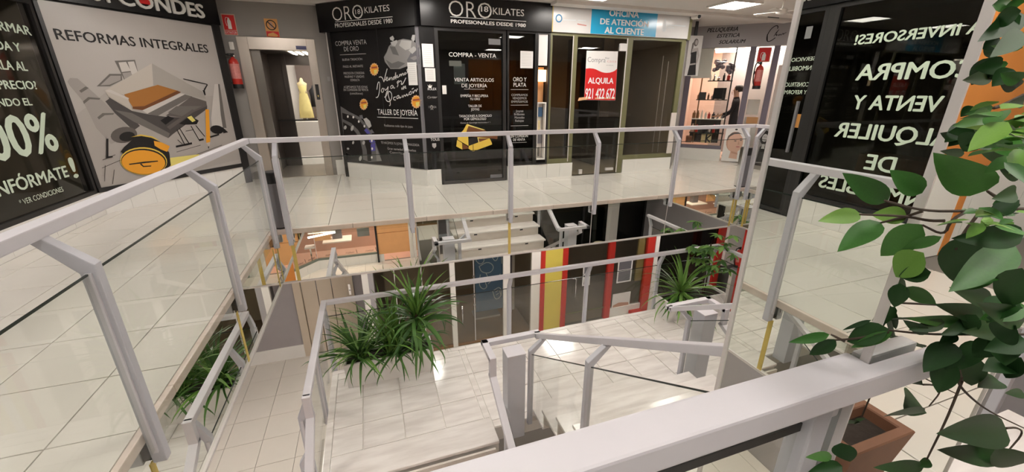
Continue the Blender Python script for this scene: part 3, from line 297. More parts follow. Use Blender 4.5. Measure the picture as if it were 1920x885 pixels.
GRAPH=[('W1', 'p1', [(0.036, 1.307), (0.405, 1.563), (1.302, 1.522), (1.939, 1.518), (2.094, 1.645), (2.14, 0.438), (0.917, 0.354), (0.036, 0.344)]), ('W1', 'p2', [(0.342, 1.649), (0.526, 1.809), (0.668, 1.814), (0.653, 1.735), (0.488, 1.651)]), ('W1', 'p3', [(0.386, 1.663), (0.532, 1.786), (0.649, 1.79), (0.634, 1.735), (0.488, 1.671)]), ('W1', 'p2', [(0.63, 1.977), (0.879, 2.006), (0.87, 1.755), (0.682, 1.715)]), ('W1', 'p0', [(0.67, 1.959), (0.762, 1.972), (0.788, 1.857), (0.675, 1.838)]), ('W1', 'p0', [(0.781, 1.973), (0.861, 1.985), (0.871, 1.825), (0.787, 1.808)]), ('W1', 'p3', [(0.677, 1.825), (0.784, 1.843), (0.787, 1.76), (0.685, 1.736)]), ('W1', 'p3', [(0.058, 1.701), (0.096, 1.746), (0.169, 1.742), (0.227, 1.66), (0.347, 1.483), (0.453, 1.301), (0.554, 1.117), (0.62, 1.024), (0.296, 0.911), (0.191, 1.13), (0.171, 1.301), (0.146, 1.466), (0.121, 1.531), (0.066, 1.658)]), ('W1', 'p2', [(0.146, 1.466), (0.215, 1.518), (0.341, 1.503), (0.324, 1.483), (0.224, 1.491), (0.148, 1.434)]), ('W1', 'p2', [(0.241, 1.264), (0.312, 1.315), (0.443, 1.309), (0.425, 1.289), (0.328, 1.286), (0.25, 1.236)]), ('W1', 'p2', [(0.144, 1.595), (0.223, 1.647), (0.252, 1.628), (0.158, 1.57)]), ('W1', 'p5', [(0.383, 1.462), (0.448, 1.502), (0.604, 1.302), (0.7, 1.121), (0.604, 1.062), (0.448, 1.309)]), ('W1', 'p4', [(0.639, 1.026), (0.627, 0.992), (0.598, 0.96), (0.558, 0.934), (0.51, 0.916), (0.459, 0.908), (0.41, 0.911), (0.368, 0.924), (0.338, 0.945), (0.32, 0.973), (0.317, 1.005), (0.33, 1.037), (0.356, 1.068), (0.395, 1.094), (0.44, 1.112), (0.49, 1.121), (0.539, 1.12), (0.583, 1.108), (0.617, 1.087), (0.635, 1.059)]), ('W1', 'k', [(0.605, 0.996), (0.594, 0.971), (0.569, 0.948), (0.535, 0.933), (0.496, 0.926), (0.46, 0.929), (0.431, 0.941), (0.413, 0.96), (0.41, 0.984), (0.421, 1.009), (0.445, 1.031), (0.478, 1.047), (0.515, 1.054), (0.553, 1.052), (0.583, 1.04), (0.601, 1.021)]), ('W1', 'p5', [(0.433, 1.515), (0.657, 1.328), (0.839, 1.277), (1.072, 1.227), (1.299, 1.207), (1.747, 1.37), (1.734, 1.32), (1.101, 0.966), (1.027, 0.917), (0.446, 1.323)]), ('W1', 'p2', [(0.454, 1.35), (0.649, 1.3), (1.068, 0.984), (1.027, 0.917), (0.638, 1.184)]), ('W1', 'w1', [(0.414, 1.596), (0.65, 1.728), (1.082, 1.972), (1.022, 1.672), (0.619, 1.542), (0.471, 1.59)]), ('W1', 'w2', [(1.082, 1.972), (1.112, 1.953), (1.727, 1.585), (1.756, 1.473), (1.528, 1.524), (1.365, 1.584), (1.082, 1.68), (1.022, 1.672)]), ('W1', 'o1', [(0.62, 1.548), (1.082, 1.68), (1.337, 1.6), (0.827, 1.388), (0.679, 1.385)]), ('W1', 'o2', [(1.337, 1.6), (1.387, 1.577), (0.811, 1.33), (0.671, 1.356), (0.679, 1.385), (0.827, 1.388)]), ('W1', 'p0', [(0.785, 1.331), (1.371, 1.561), (1.435, 1.547), (0.841, 1.284)]), ('W1', 'p2', [(0.841, 1.284), (1.435, 1.545), (1.541, 1.513), (0.973, 1.248)]), ('W1', 'p4', [(1.075, 1.243), (1.525, 1.513), (1.746, 1.436), (1.74, 1.361), (1.299, 1.207)]), ('W1', 'p2', [(1.117, 1.287), (1.263, 1.375), (1.657, 1.364), (1.302, 1.223)]), ('W1', 'k', [(0.984, 1.178), (1.105, 1.241), (1.186, 1.198), (1.04, 1.113)]), ('W1', 'p4', [(1.047, 1.081), (1.491, 1.32), (1.538, 1.302), (1.082, 1.039)]), ('W1', 'w1', [(0.414, 1.596), (0.473, 1.597), (0.653, 1.489), (0.658, 1.332), (0.435, 1.522)]), ('W1', 'p0', [(0.414, 1.596), (0.478, 1.61), (0.665, 1.499), (0.65, 1.478)]), ('W1', 'k', [(1.234, 1.115), (1.434, 1.225), (1.548, 1.144), (1.5, 1.089), (1.309, 1.094)]), ('W1', 'y2', [(1.379, 1.203), (1.45, 1.224), (1.498, 1.147), (1.441, 1.126)]), ('W1', 'k', [(1.471, 1.779), (1.603, 1.752), (1.832, 1.704), (1.828, 1.692), (1.599, 1.736), (1.469, 1.768)]), ('W1', 'k', [(1.748, 1.618), (1.822, 1.7), (1.838, 1.692), (1.761, 1.601)]), ('W1', 'k', [(1.728, 1.609), (1.763, 1.609), (1.762, 1.535), (1.742, 1.527)]), ('W1', 'p0', [(1.954, 1.706), (2.043, 1.707), (2.005, 1.214), (1.989, 0.993), (1.733, 0.961), (1.758, 1.166)]), ('W1', 'p2', [(2.015, 1.707), (2.043, 1.707), (2.005, 1.214), (1.989, 0.993), (1.923, 0.998), (1.939, 1.217)]), ('W1', 'k', [(1.93, 0.955), (1.906, 0.928), (1.864, 0.911), (1.812, 0.909), (1.761, 0.92), (1.721, 0.944), (1.7, 0.974), (1.701, 1.005), (1.723, 1.031), (1.763, 1.048), (1.815, 1.051), (1.866, 1.041), (1.908, 1.018), (1.93, 0.987)]), ('W1', 'k', [(1.918, 1.016), (2.001, 0.92), (1.91, 0.91)]), ('W1', 'k', [(1.098, 0.766), (1.35, 0.79), (1.351, 0.82), (1.1, 0.794)]), ('W1', 'k', [(1.47, 0.824), (1.551, 0.833), (1.551, 0.863), (1.47, 0.854)]), ('W1', 'k', [(1.666, 0.858), (1.831, 0.887), (1.83, 0.912), (1.664, 0.884)]), ('W1', 'k', [(1.175, 1.029), (1.229, 0.803), (1.239, 0.808), (1.186, 1.033)]), ('W1', 'k', [(1.218, 1.041), (1.297, 0.812), (1.308, 0.817), (1.229, 1.046)]), ('W1', 'k', [(1.396, 1.069), (1.466, 0.845), (1.478, 0.85), (1.408, 1.073)]), ('W1', 'k', [(1.474, 1.071), (1.574, 0.885), (1.585, 0.891), (1.484, 1.077)]), ('W1', 'k', [(1.146, 0.878), (1.199, 0.806), (1.206, 0.812), (1.153, 0.883)]), ('W1', 'k', [(1.3, 0.993), (1.429, 1.007), (1.429, 1.015), (1.301, 1.001)]), ('W1', 'k', [(0.141, 0.713), (0.3, 0.763), (0.299, 0.769), (0.141, 0.72)]), ('W1', 'k', [(0.089, 0.436), (0.153, 0.643), (0.147, 0.644), (0.084, 0.437)]), ('W1', 'k', [(0.166, 0.383), (0.236, 0.57), (0.231, 0.572), (0.161, 0.385)]), ('W1', 'k', [(0.106, 0.612), (0.341, 0.684), (0.34, 0.69), (0.106, 0.617)]), ('W1', 'k', [(1.086, 0.697), (1.476, 0.758), (1.476, 0.764), (1.086, 0.703)]), ('W1', 'k', [(1.132, 0.566), (1.834, 0.717), (1.833, 0.724), (1.132, 0.572)]), ('W1', 'k', [(0.257, 0.986), (0.28, 0.984), (0.217, 0.756), (0.266, 0.756), (0.26, 0.735), (0.186, 0.731)]), ('W1', 'o3', [(1.697, 1.313), (1.754, 1.311), (1.646, 0.794), (1.576, 0.785)]), ('W1', 'w1', [(1.576, 0.785), (1.646, 0.794), (1.606, 0.711)]), ('W1', 'k', [(1.586, 0.722), (1.611, 0.728), (1.591, 0.682)]), ('W1', 'y2', [(0.957, 0.627), (1.415, 0.622), (1.393, 0.539), (0.94, 0.499)]), ('W1', 'k', [(0.371, 0.8), (0.423, 0.852), (0.602, 0.981), (0.752, 0.982), (0.896, 0.875), (0.979, 0.706), (0.951, 0.514), (0.88, 0.477), (0.525, 0.521)]), ('W1', 'y1', [(0.543, 0.979), (0.669, 1.005), (0.817, 0.961), (0.905, 0.882), (0.792, 0.948), (0.664, 0.986)]), ('W1', 'o3', [(0.815, 0.899), (0.915, 0.865), (1.01, 0.798), (0.952, 0.72), (0.875, 0.767), (0.807, 0.83)]), ('W1', 'y1', [(0.911, 0.567), (0.889, 0.524), (0.852, 0.487), (0.803, 0.457), (0.745, 0.437), (0.68, 0.427), (0.614, 0.428), (0.548, 0.439), (0.488, 0.459), (0.433, 0.488), (0.388, 0.523), (0.356, 0.562), (0.336, 0.604), (0.328, 0.648), (0.335, 0.69), (0.355, 0.729), (0.387, 0.764), (0.43, 0.793), (0.483, 0.814), (0.541, 0.826), (0.605, 0.829), (0.67, 0.823), (0.735, 0.806), (0.792, 0.78), (0.843, 0.746), (0.882, 0.706), (0.907, 0.66), (0.917, 0.613)]), ('W1', 'k', [(0.898, 0.561), (0.877, 0.521), (0.842, 0.487), (0.796, 0.459), (0.74, 0.441), (0.678, 0.432), (0.613, 0.434), (0.55, 0.444), (0.491, 0.464), (0.438, 0.491), (0.396, 0.524), (0.363, 0.561), (0.343, 0.601), (0.336, 0.641), (0.342, 0.681), (0.361, 0.718), (0.391, 0.75), (0.433, 0.777), (0.483, 0.796), (0.54, 0.807), (0.602, 0.81), (0.665, 0.803), (0.726, 0.787), (0.782, 0.762), (0.831, 0.73), (0.869, 0.691), (0.894, 0.649), (0.904, 0.605)]), ('W1', 'o3', [(0.881, 0.556), (0.862, 0.519), (0.829, 0.488), (0.785, 0.463), (0.731, 0.446), (0.672, 0.439), (0.61, 0.44), (0.549, 0.451), (0.493, 0.469), (0.441, 0.495), (0.4, 0.526), (0.368, 0.56), (0.348, 0.598), (0.341, 0.635), (0.346, 0.672), (0.363, 0.706), (0.393, 0.736), (0.432, 0.76), (0.48, 0.778), (0.535, 0.788), (0.594, 0.79), (0.655, 0.783), (0.714, 0.767), (0.768, 0.744), (0.816, 0.713), (0.852, 0.677), (0.876, 0.638), (0.886, 0.597)]), ('W1', 'k', [(0.419, 0.622), (0.608, 0.624), (0.79, 0.612), (0.792, 0.596), (0.602, 0.601), (0.421, 0.607)]), ('W1', 'k', [(0.568, 0.607), (0.591, 0.564), (0.688, 0.556), (0.683, 0.541), (0.58, 0.55), (0.551, 0.594)]), ('OL', 'd1', [(1.272, 2.216), (1.334, 2.309), (1.443, 2.375), (1.642, 2.407), (1.829, 2.376), (1.954, 2.296), (1.953, 2.112), (1.945, 2.007), (1.729, 2.006), (1.526, 1.955), (1.324, 1.959), (1.219, 2.072), (1.204, 2.145)]), ('OL', 'd2', [(1.375, 2.366), (1.51, 2.396), (1.523, 2.36), (1.467, 2.304), (1.402, 2.318)]), ('OL', 'd2', [(1.608, 2.391), (1.812, 2.365), (1.785, 2.257), (1.672, 2.238), (1.55, 2.312)]), ('OL', 'd3', [(1.688, 2.084), (1.815, 2.232), (1.96, 2.273), (1.945, 2.019), (1.729, 2.011)]), ('OL', 'd0', [(1.351, 2.308), (1.466, 2.292), (1.533, 2.16), (1.404, 2.187)]), ('OL', 'd2', [(1.38, 2.401), (1.368, 2.437), (1.437, 2.463), (1.464, 2.421), (1.435, 2.381)]), ('OL', 'd2', [(1.808, 2.394), (1.837, 2.455), (1.892, 2.452), (1.88, 2.379), (1.851, 2.358)]), ('OL', 'd0', [(1.241, 2.108), (1.368, 2.044), (1.506, 2.077), (1.65, 2.037), (1.494, 1.968), (1.326, 1.971)]), ('OL', 'd2', [(1.736, 2.235), (1.853, 2.289), (1.911, 2.241), (1.809, 2.175)]), ('OL', 'd1', [(1.756, 2.117), (1.87, 2.149), (1.946, 2.112), (1.832, 2.08)]), ('OL', 'd0', [(0.047, 1.337), (0.251, 1.241), (0.492, 1.156), (0.646, 1.015), (0.748, 0.872), (0.821, 0.691), (0.875, 0.544), (0.926, 0.377), (0.617, 0.335), (-0.033, 0.487)]), ('OL', 'k', [(0.069, 1.218), (0.291, 1.178), (0.482, 1.091), (0.612, 0.958), (0.687, 0.795), (0.709, 0.609), (0.659, 0.358), (0.568, 0.351), (0.575, 0.563), (0.528, 0.75), (0.426, 0.914), (0.267, 1.038), (0.059, 1.106)]), ('OL', 'd0', [(0.057, 1.097), (0.239, 1.028), (0.412, 0.904), (0.506, 0.74), (0.547, 0.543), (0.542, 0.349), (-0.018, 0.488)]), ('OL', 'k', [(0.059, 1.05), (0.231, 0.981), (0.365, 0.855), (0.444, 0.708), (0.468, 0.538), (0.453, 0.362), (-0.006, 0.489)]), ('OL', 'b1', [(0.568, 0.92), (0.636, 0.959), (0.723, 0.871), (0.634, 0.858)]), ('OL', 'b1', [(0.692, 0.665), (0.811, 0.709), (0.789, 0.558), (0.687, 0.542)]), ('OL', 'b1', [(0.687, 0.795), (0.737, 0.761), (0.826, 0.728), (0.72, 0.685), (0.663, 0.72)]), ('OL', 'd2', [(0.134, 0.946), (0.115, 0.926), (0.091, 0.915), (0.069, 0.918), (0.059, 0.934), (0.064, 0.957), (0.083, 0.978), (0.107, 0.989), (0.129, 0.986), (0.139, 0.969)]), ('OL', 'd2', [(0.311, 0.94), (0.288, 0.911), (0.261, 0.894), (0.24, 0.898), (0.233, 0.919), (0.243, 0.951), (0.265, 0.98), (0.293, 0.996), (0.314, 0.993), (0.321, 0.971)]), ('OL', 'd2', [(0.555, 0.685), (0.537, 0.664), (0.515, 0.652), (0.495, 0.655), (0.486, 0.671), (0.492, 0.694), (0.509, 0.715), (0.532, 0.727), (0.551, 0.724), (0.559, 0.708)]), ('OL', 'd2', [(0.426, 0.383), (0.404, 0.354), (0.378, 0.337), (0.356, 0.34), (0.348, 0.361), (0.356, 0.392), (0.379, 0.421), (0.406, 0.437), (0.427, 0.434), (0.435, 0.413)]), ('OL', 'd2', [(0.281, 0.676), (0.267, 0.658), (0.249, 0.649), (0.234, 0.651), (0.227, 0.664), (0.232, 0.683), (0.246, 0.7), (0.264, 0.709), (0.279, 0.707), (0.286, 0.694)]), ('OL', 'd2', [(0.132, 0.55), (0.12, 0.539), (0.101, 0.534), (0.082, 0.537), (0.071, 0.546), (0.071, 0.559), (0.083, 0.569), (0.102, 0.574), (0.121, 0.572), (0.132, 0.562)]), ('OL', 'w', [(0.227, 1.154), (0.217, 1.137), (0.2, 1.129), (0.185, 1.136), (0.18, 1.153), (0.19, 1.17), (0.209, 1.177), (0.224, 1.171)]), ('OL', 'w', [(0.366, 1.148), (0.356, 1.131), (0.339, 1.124), (0.323, 1.13), (0.32, 1.147), (0.33, 1.164), (0.346, 1.172), (0.362, 1.165)]), ('OL', 'w', [(0.489, 1.073), (0.479, 1.056), (0.462, 1.049), (0.446, 1.055), (0.443, 1.072), (0.452, 1.089), (0.47, 1.097), (0.484, 1.09)]), ('OL', 'w', [(0.614, 0.995), (0.605, 0.978), (0.588, 0.97), (0.573, 0.977), (0.569, 0.994), (0.579, 1.011), (0.596, 1.018), (0.61, 1.012)]), ('OL', 'w', [(0.755, 0.739), (0.747, 0.722), (0.73, 0.714), (0.714, 0.72), (0.711, 0.737), (0.72, 0.755), (0.737, 0.762), (0.752, 0.756)]), ('OL', 'w', [(0.744, 0.593), (0.735, 0.575), (0.718, 0.566), (0.703, 0.573), (0.699, 0.59), (0.708, 0.608), (0.725, 0.616), (0.74, 0.61)]), ('OL', 'w', [(0.71, 0.429), (0.701, 0.41), (0.683, 0.402), (0.668, 0.408), (0.664, 0.426), (0.673, 0.444), (0.691, 0.452), (0.706, 0.446)]), ('OL', 'd3', [(0.496, 1.183), (0.573, 1.194), (0.588, 1.122), (0.513, 1.129)]), ('OL', 'd2', [(0.588, 1.122), (0.665, 1.146), (0.744, 1.09), (0.767, 1.001), (0.699, 0.962), (0.636, 1.033)]), ('OL', 'd3', [(0.718, 0.926), (0.771, 0.946), (0.819, 0.884), (0.748, 0.872)]), ('OL', 'd1', [(0.815, 0.653), (0.852, 0.561), (0.926, 0.377), (0.8, 0.368)]), ('OL', 'o4', [(1.064, 1.958), (1.073, 1.934), (1.049, 1.918), (1.047, 1.891), (1.02, 1.887), (1.006, 1.862), (0.981, 1.869), (0.958, 1.852), (0.94, 1.87), (0.913, 1.863), (0.906, 1.888), (0.88, 1.894), (0.885, 1.921), (0.866, 1.937), (0.881, 1.961), (0.873, 1.985), (0.897, 2.0), (0.899, 2.027), (0.927, 2.032), (0.941, 2.056), (0.965, 2.048), (0.988, 2.065), (1.006, 2.047), (1.033, 2.053), (1.04, 2.029), (1.065, 2.023), (1.061, 1.997), (1.079, 1.981)]), ('OL', 'o3', [(1.053, 1.958), (1.042, 1.927), (1.022, 1.902), (0.993, 1.885), (0.961, 1.879), (0.931, 1.886), (0.909, 1.903), (0.894, 1.93), (0.893, 1.961), (0.904, 1.991), (0.925, 2.017), (0.954, 2.033), (0.985, 2.039), (1.014, 2.032), (1.037, 2.014), (1.051, 1.988)]), ('OL', 'y2', [(0.961, 1.949), (1.037, 1.958), (1.018, 1.894), (0.962, 1.884)]), ('OL', 's1', [(0.914, 1.998), (1.043, 2.006), (1.039, 1.979), (0.911, 1.971)]), ('OL', 'o4', [(0.731, 1.38), (0.74, 1.358), (0.716, 1.342), (0.713, 1.316), (0.687, 1.311), (0.672, 1.287), (0.647, 1.293), (0.624, 1.276), (0.606, 1.292), (0.579, 1.285), (0.572, 1.309), (0.547, 1.313), (0.551, 1.339), (0.532, 1.354), (0.548, 1.378), (0.54, 1.4), (0.564, 1.416), (0.568, 1.442), (0.595, 1.447), (0.609, 1.471), (0.634, 1.465), (0.656, 1.481), (0.674, 1.465), (0.701, 1.472), (0.708, 1.448), (0.733, 1.444), (0.728, 1.418), (0.747, 1.403)]), ('OL', 'o3', [(0.72, 1.38), (0.709, 1.351), (0.688, 1.325), (0.66, 1.308), (0.628, 1.302), (0.598, 1.307), (0.575, 1.323), (0.561, 1.348), (0.561, 1.378), (0.571, 1.407), (0.592, 1.433), (0.622, 1.45), (0.653, 1.456), (0.682, 1.45), (0.705, 1.434), (0.718, 1.409)]), ('OL', 'y2', [(0.628, 1.369), (0.704, 1.38), (0.684, 1.318), (0.629, 1.307)]), ('OL', 's1', [(0.582, 1.414), (0.711, 1.426), (0.707, 1.4), (0.578, 1.388)]), ('OL', 'o4', [(1.922, 1.439), (1.932, 1.415), (1.908, 1.397), (1.906, 1.369), (1.879, 1.363), (1.865, 1.338), (1.838, 1.344), (1.815, 1.325), (1.795, 1.343), (1.767, 1.336), (1.759, 1.361), (1.731, 1.366), (1.735, 1.395), (1.713, 1.411), (1.729, 1.437), (1.719, 1.462), (1.743, 1.479), (1.744, 1.507), (1.773, 1.512), (1.787, 1.538), (1.813, 1.531), (1.836, 1.549), (1.855, 1.531), (1.883, 1.538), (1.892, 1.513), (1.919, 1.508), (1.916, 1.48), (1.936, 1.464)]), ('OL', 'o3', [(1.909, 1.439), (1.9, 1.407), (1.88, 1.379), (1.851, 1.361), (1.818, 1.354), (1.786, 1.36), (1.76, 1.377), (1.744, 1.405), (1.742, 1.437), (1.752, 1.469), (1.772, 1.497), (1.801, 1.515), (1.834, 1.521), (1.865, 1.515), (1.89, 1.498), (1.906, 1.471)]), ('OL', 'y2', [(1.814, 1.427), (1.892, 1.439), (1.875, 1.372), (1.818, 1.359)]), ('OL', 's1', [(1.763, 1.476), (1.897, 1.489), (1.895, 1.461), (1.76, 1.448)]), ('FR', 'o2', [(2.029, 0.868), (2.271, 0.852), (2.263, 0.774), (2.128, 0.796)]), ('FR', 'o2', [(1.695, 1.044), (1.852, 0.991), (2.03, 0.944), (2.139, 0.865), (2.138, 0.796), (1.67, 0.844), (1.63, 0.946)]), ('FR', 'y1', [(1.63, 0.954), (1.695, 1.056), (1.739, 1.05), (1.691, 0.944), (1.671, 0.869), (1.526, 0.874), (1.567, 0.898)]), ('FR', 'y2', [(1.695, 1.056), (2.031, 0.949), (1.994, 0.943), (1.721, 1.027)]), ('FR', 'y1', [(1.526, 0.874), (1.671, 0.878), (1.714, 0.834), (1.714, 0.673), (1.519, 0.79)]), ('FR', 'y1', [(1.51, 0.785), (1.599, 0.728), (1.598, 0.612), (1.488, 0.673)]), ('FR', 'o2', [(1.606, 0.719), (1.7, 0.665), (1.716, 0.624), (1.605, 0.615)]), ('FR', 'k', [(1.713, 0.801), (1.884, 0.829), (1.899, 0.735), (1.718, 0.676)]), ('FR', 'o2', [(1.892, 0.82), (2.092, 0.789), (1.917, 0.734)]), ('FR', 'y1', [(1.718, 0.672), (2.115, 0.796), (2.158, 0.708), (2.158, 0.682), (1.795, 0.569), (1.713, 0.624)]), ('FR', 'k', [(1.793, 0.69), (1.804, 0.693), (1.804, 0.569), (1.794, 0.569)]), ('FR', 'y2', [(1.883, 0.821), (2.101, 0.797), (2.115, 0.793), (1.901, 0.803), (1.917, 0.731), (1.903, 0.724)]), ('SA', 'k', [(1.505, 2.809), (1.519, 2.822), (1.544, 2.681), (1.529, 2.677), (1.503, 2.743)])]
STROKES=[('OL', 'w', 0.009, [(1.065, 1.832), (1.119, 1.838), (1.148, 1.8), (1.162, 1.743), (1.196, 1.837), (1.259, 1.96)]), ('OL', 'w', 0.009, [(1.195, 1.787), (1.254, 1.811), (1.244, 1.836), (1.217, 1.818), (1.215, 1.774), (1.249, 1.774), (1.289, 1.811)]), ('OL', 'w', 0.009, [(1.29, 1.823), (1.289, 1.773), (1.315, 1.817), (1.343, 1.829), (1.346, 1.785)]), ('OL', 'w', 0.009, [(1.411, 1.834), (1.377, 1.829), (1.364, 1.798), (1.389, 1.791), (1.419, 1.834), (1.442, 1.92), (1.423, 1.822), (1.432, 1.797)]), ('OL', 'w', 0.009, [(1.435, 1.822), (1.47, 1.834), (1.465, 1.865), (1.445, 1.834), (1.468, 1.815), (1.505, 1.84)]), ('OL', 'w', 0.009, [(1.516, 1.87), (1.515, 1.833), (1.536, 1.87), (1.554, 1.876), (1.554, 1.839), (1.575, 1.882), (1.598, 1.887), (1.597, 1.851), (1.616, 1.869)]), ('OL', 'w', 0.009, [(1.643, 1.899), (1.617, 1.881), (1.632, 1.863), (1.658, 1.88), (1.643, 1.899)]), ('OL', 'w', 0.009, [(1.708, 1.958), (1.672, 1.935), (1.695, 1.916), (1.675, 1.886)]), ('OL', 'w', 0.009, [(0.984, 1.634), (1.027, 1.75), (1.063, 1.756), (1.062, 1.686), (1.029, 1.57), (0.992, 1.504), (0.946, 1.497)]), ('OL', 'w', 0.009, [(1.11, 1.647), (1.078, 1.609), (1.101, 1.576), (1.141, 1.609), (1.138, 1.654), (1.11, 1.647)]), ('OL', 'w', 0.009, [(1.163, 1.647), (1.175, 1.609), (1.235, 1.66), (1.247, 1.685), (1.227, 1.596), (1.182, 1.519), (1.144, 1.505)]), ('OL', 'w', 0.009, [(1.343, 1.698), (1.299, 1.685), (1.294, 1.647), (1.339, 1.653), (1.361, 1.698), (1.363, 1.647), (1.39, 1.66)]), ('OL', 'w', 0.009, [(1.488, 1.772), (1.443, 1.747), (1.473, 1.71), (1.443, 1.672)]), ('OL', 'w', 0.009, [(1.467, 1.735), (1.522, 1.772), (1.554, 1.759), (1.532, 1.71), (1.566, 1.716), (1.604, 1.759), (1.643, 1.814)]), ('OL', 'w', 0.009, [(1.543, 1.66), (1.532, 1.635), (1.557, 1.635), (1.589, 1.697), (1.577, 1.635)]), ('OL', 'w', 0.009, [(1.602, 1.666), (1.628, 1.678), (1.614, 1.691), (1.601, 1.653), (1.634, 1.653)]), ('OL', 'w', 0.009, [(1.208, 1.603), (1.162, 1.518), (1.175, 1.442), (1.254, 1.426), (1.309, 1.502), (1.307, 1.578), (1.254, 1.611), (1.223, 1.552), (1.257, 1.451), (1.259, 1.375), (1.235, 1.366)]), ('OL', 'w', 0.009, [(1.389, 1.511), (1.343, 1.503), (1.338, 1.461), (1.384, 1.461)]), ('OL', 'w', 0.009, [(1.459, 1.537), (1.413, 1.52), (1.412, 1.478), (1.455, 1.495), (1.471, 1.537), (1.469, 1.484), (1.513, 1.512)]), ('OL', 'w', 0.009, [(1.537, 1.537), (1.544, 1.496), (1.583, 1.554), (1.601, 1.513), (1.64, 1.571), (1.645, 1.522), (1.675, 1.555)]), ('OL', 'w', 0.009, [(1.73, 1.604), (1.684, 1.579), (1.696, 1.547), (1.742, 1.563), (1.73, 1.604)]), ('OL', 'w', 0.009, [(1.754, 1.636), (1.788, 1.652)]), ('OL', 'w', 0.009, [(1.767, 1.604), (1.768, 1.563), (1.807, 1.62), (1.839, 1.628), (1.836, 1.591), (1.867, 1.644)]), ('SA', 'k', 0.012, [(1.683, 2.918), (1.686, 2.963), (1.646, 2.979), (1.578, 2.937), (1.526, 2.848), (1.508, 2.742), (1.529, 2.675), (1.567, 2.662), (1.625, 2.69), (1.673, 2.735)]), ('SA', 'k', 0.008, [(1.642, 2.769), (1.672, 2.84), (1.723, 2.903), (1.693, 2.865), (1.666, 2.775), (1.69, 2.813), (1.686, 2.767), (1.711, 2.799)]), ('SA', 'k', 0.008, [(1.731, 2.798), (1.723, 2.772), (1.745, 2.784), (1.747, 2.81), (1.772, 2.776), (1.79, 2.808), (1.813, 2.82), (1.807, 2.788), (1.837, 2.819), (1.86, 2.831)])]
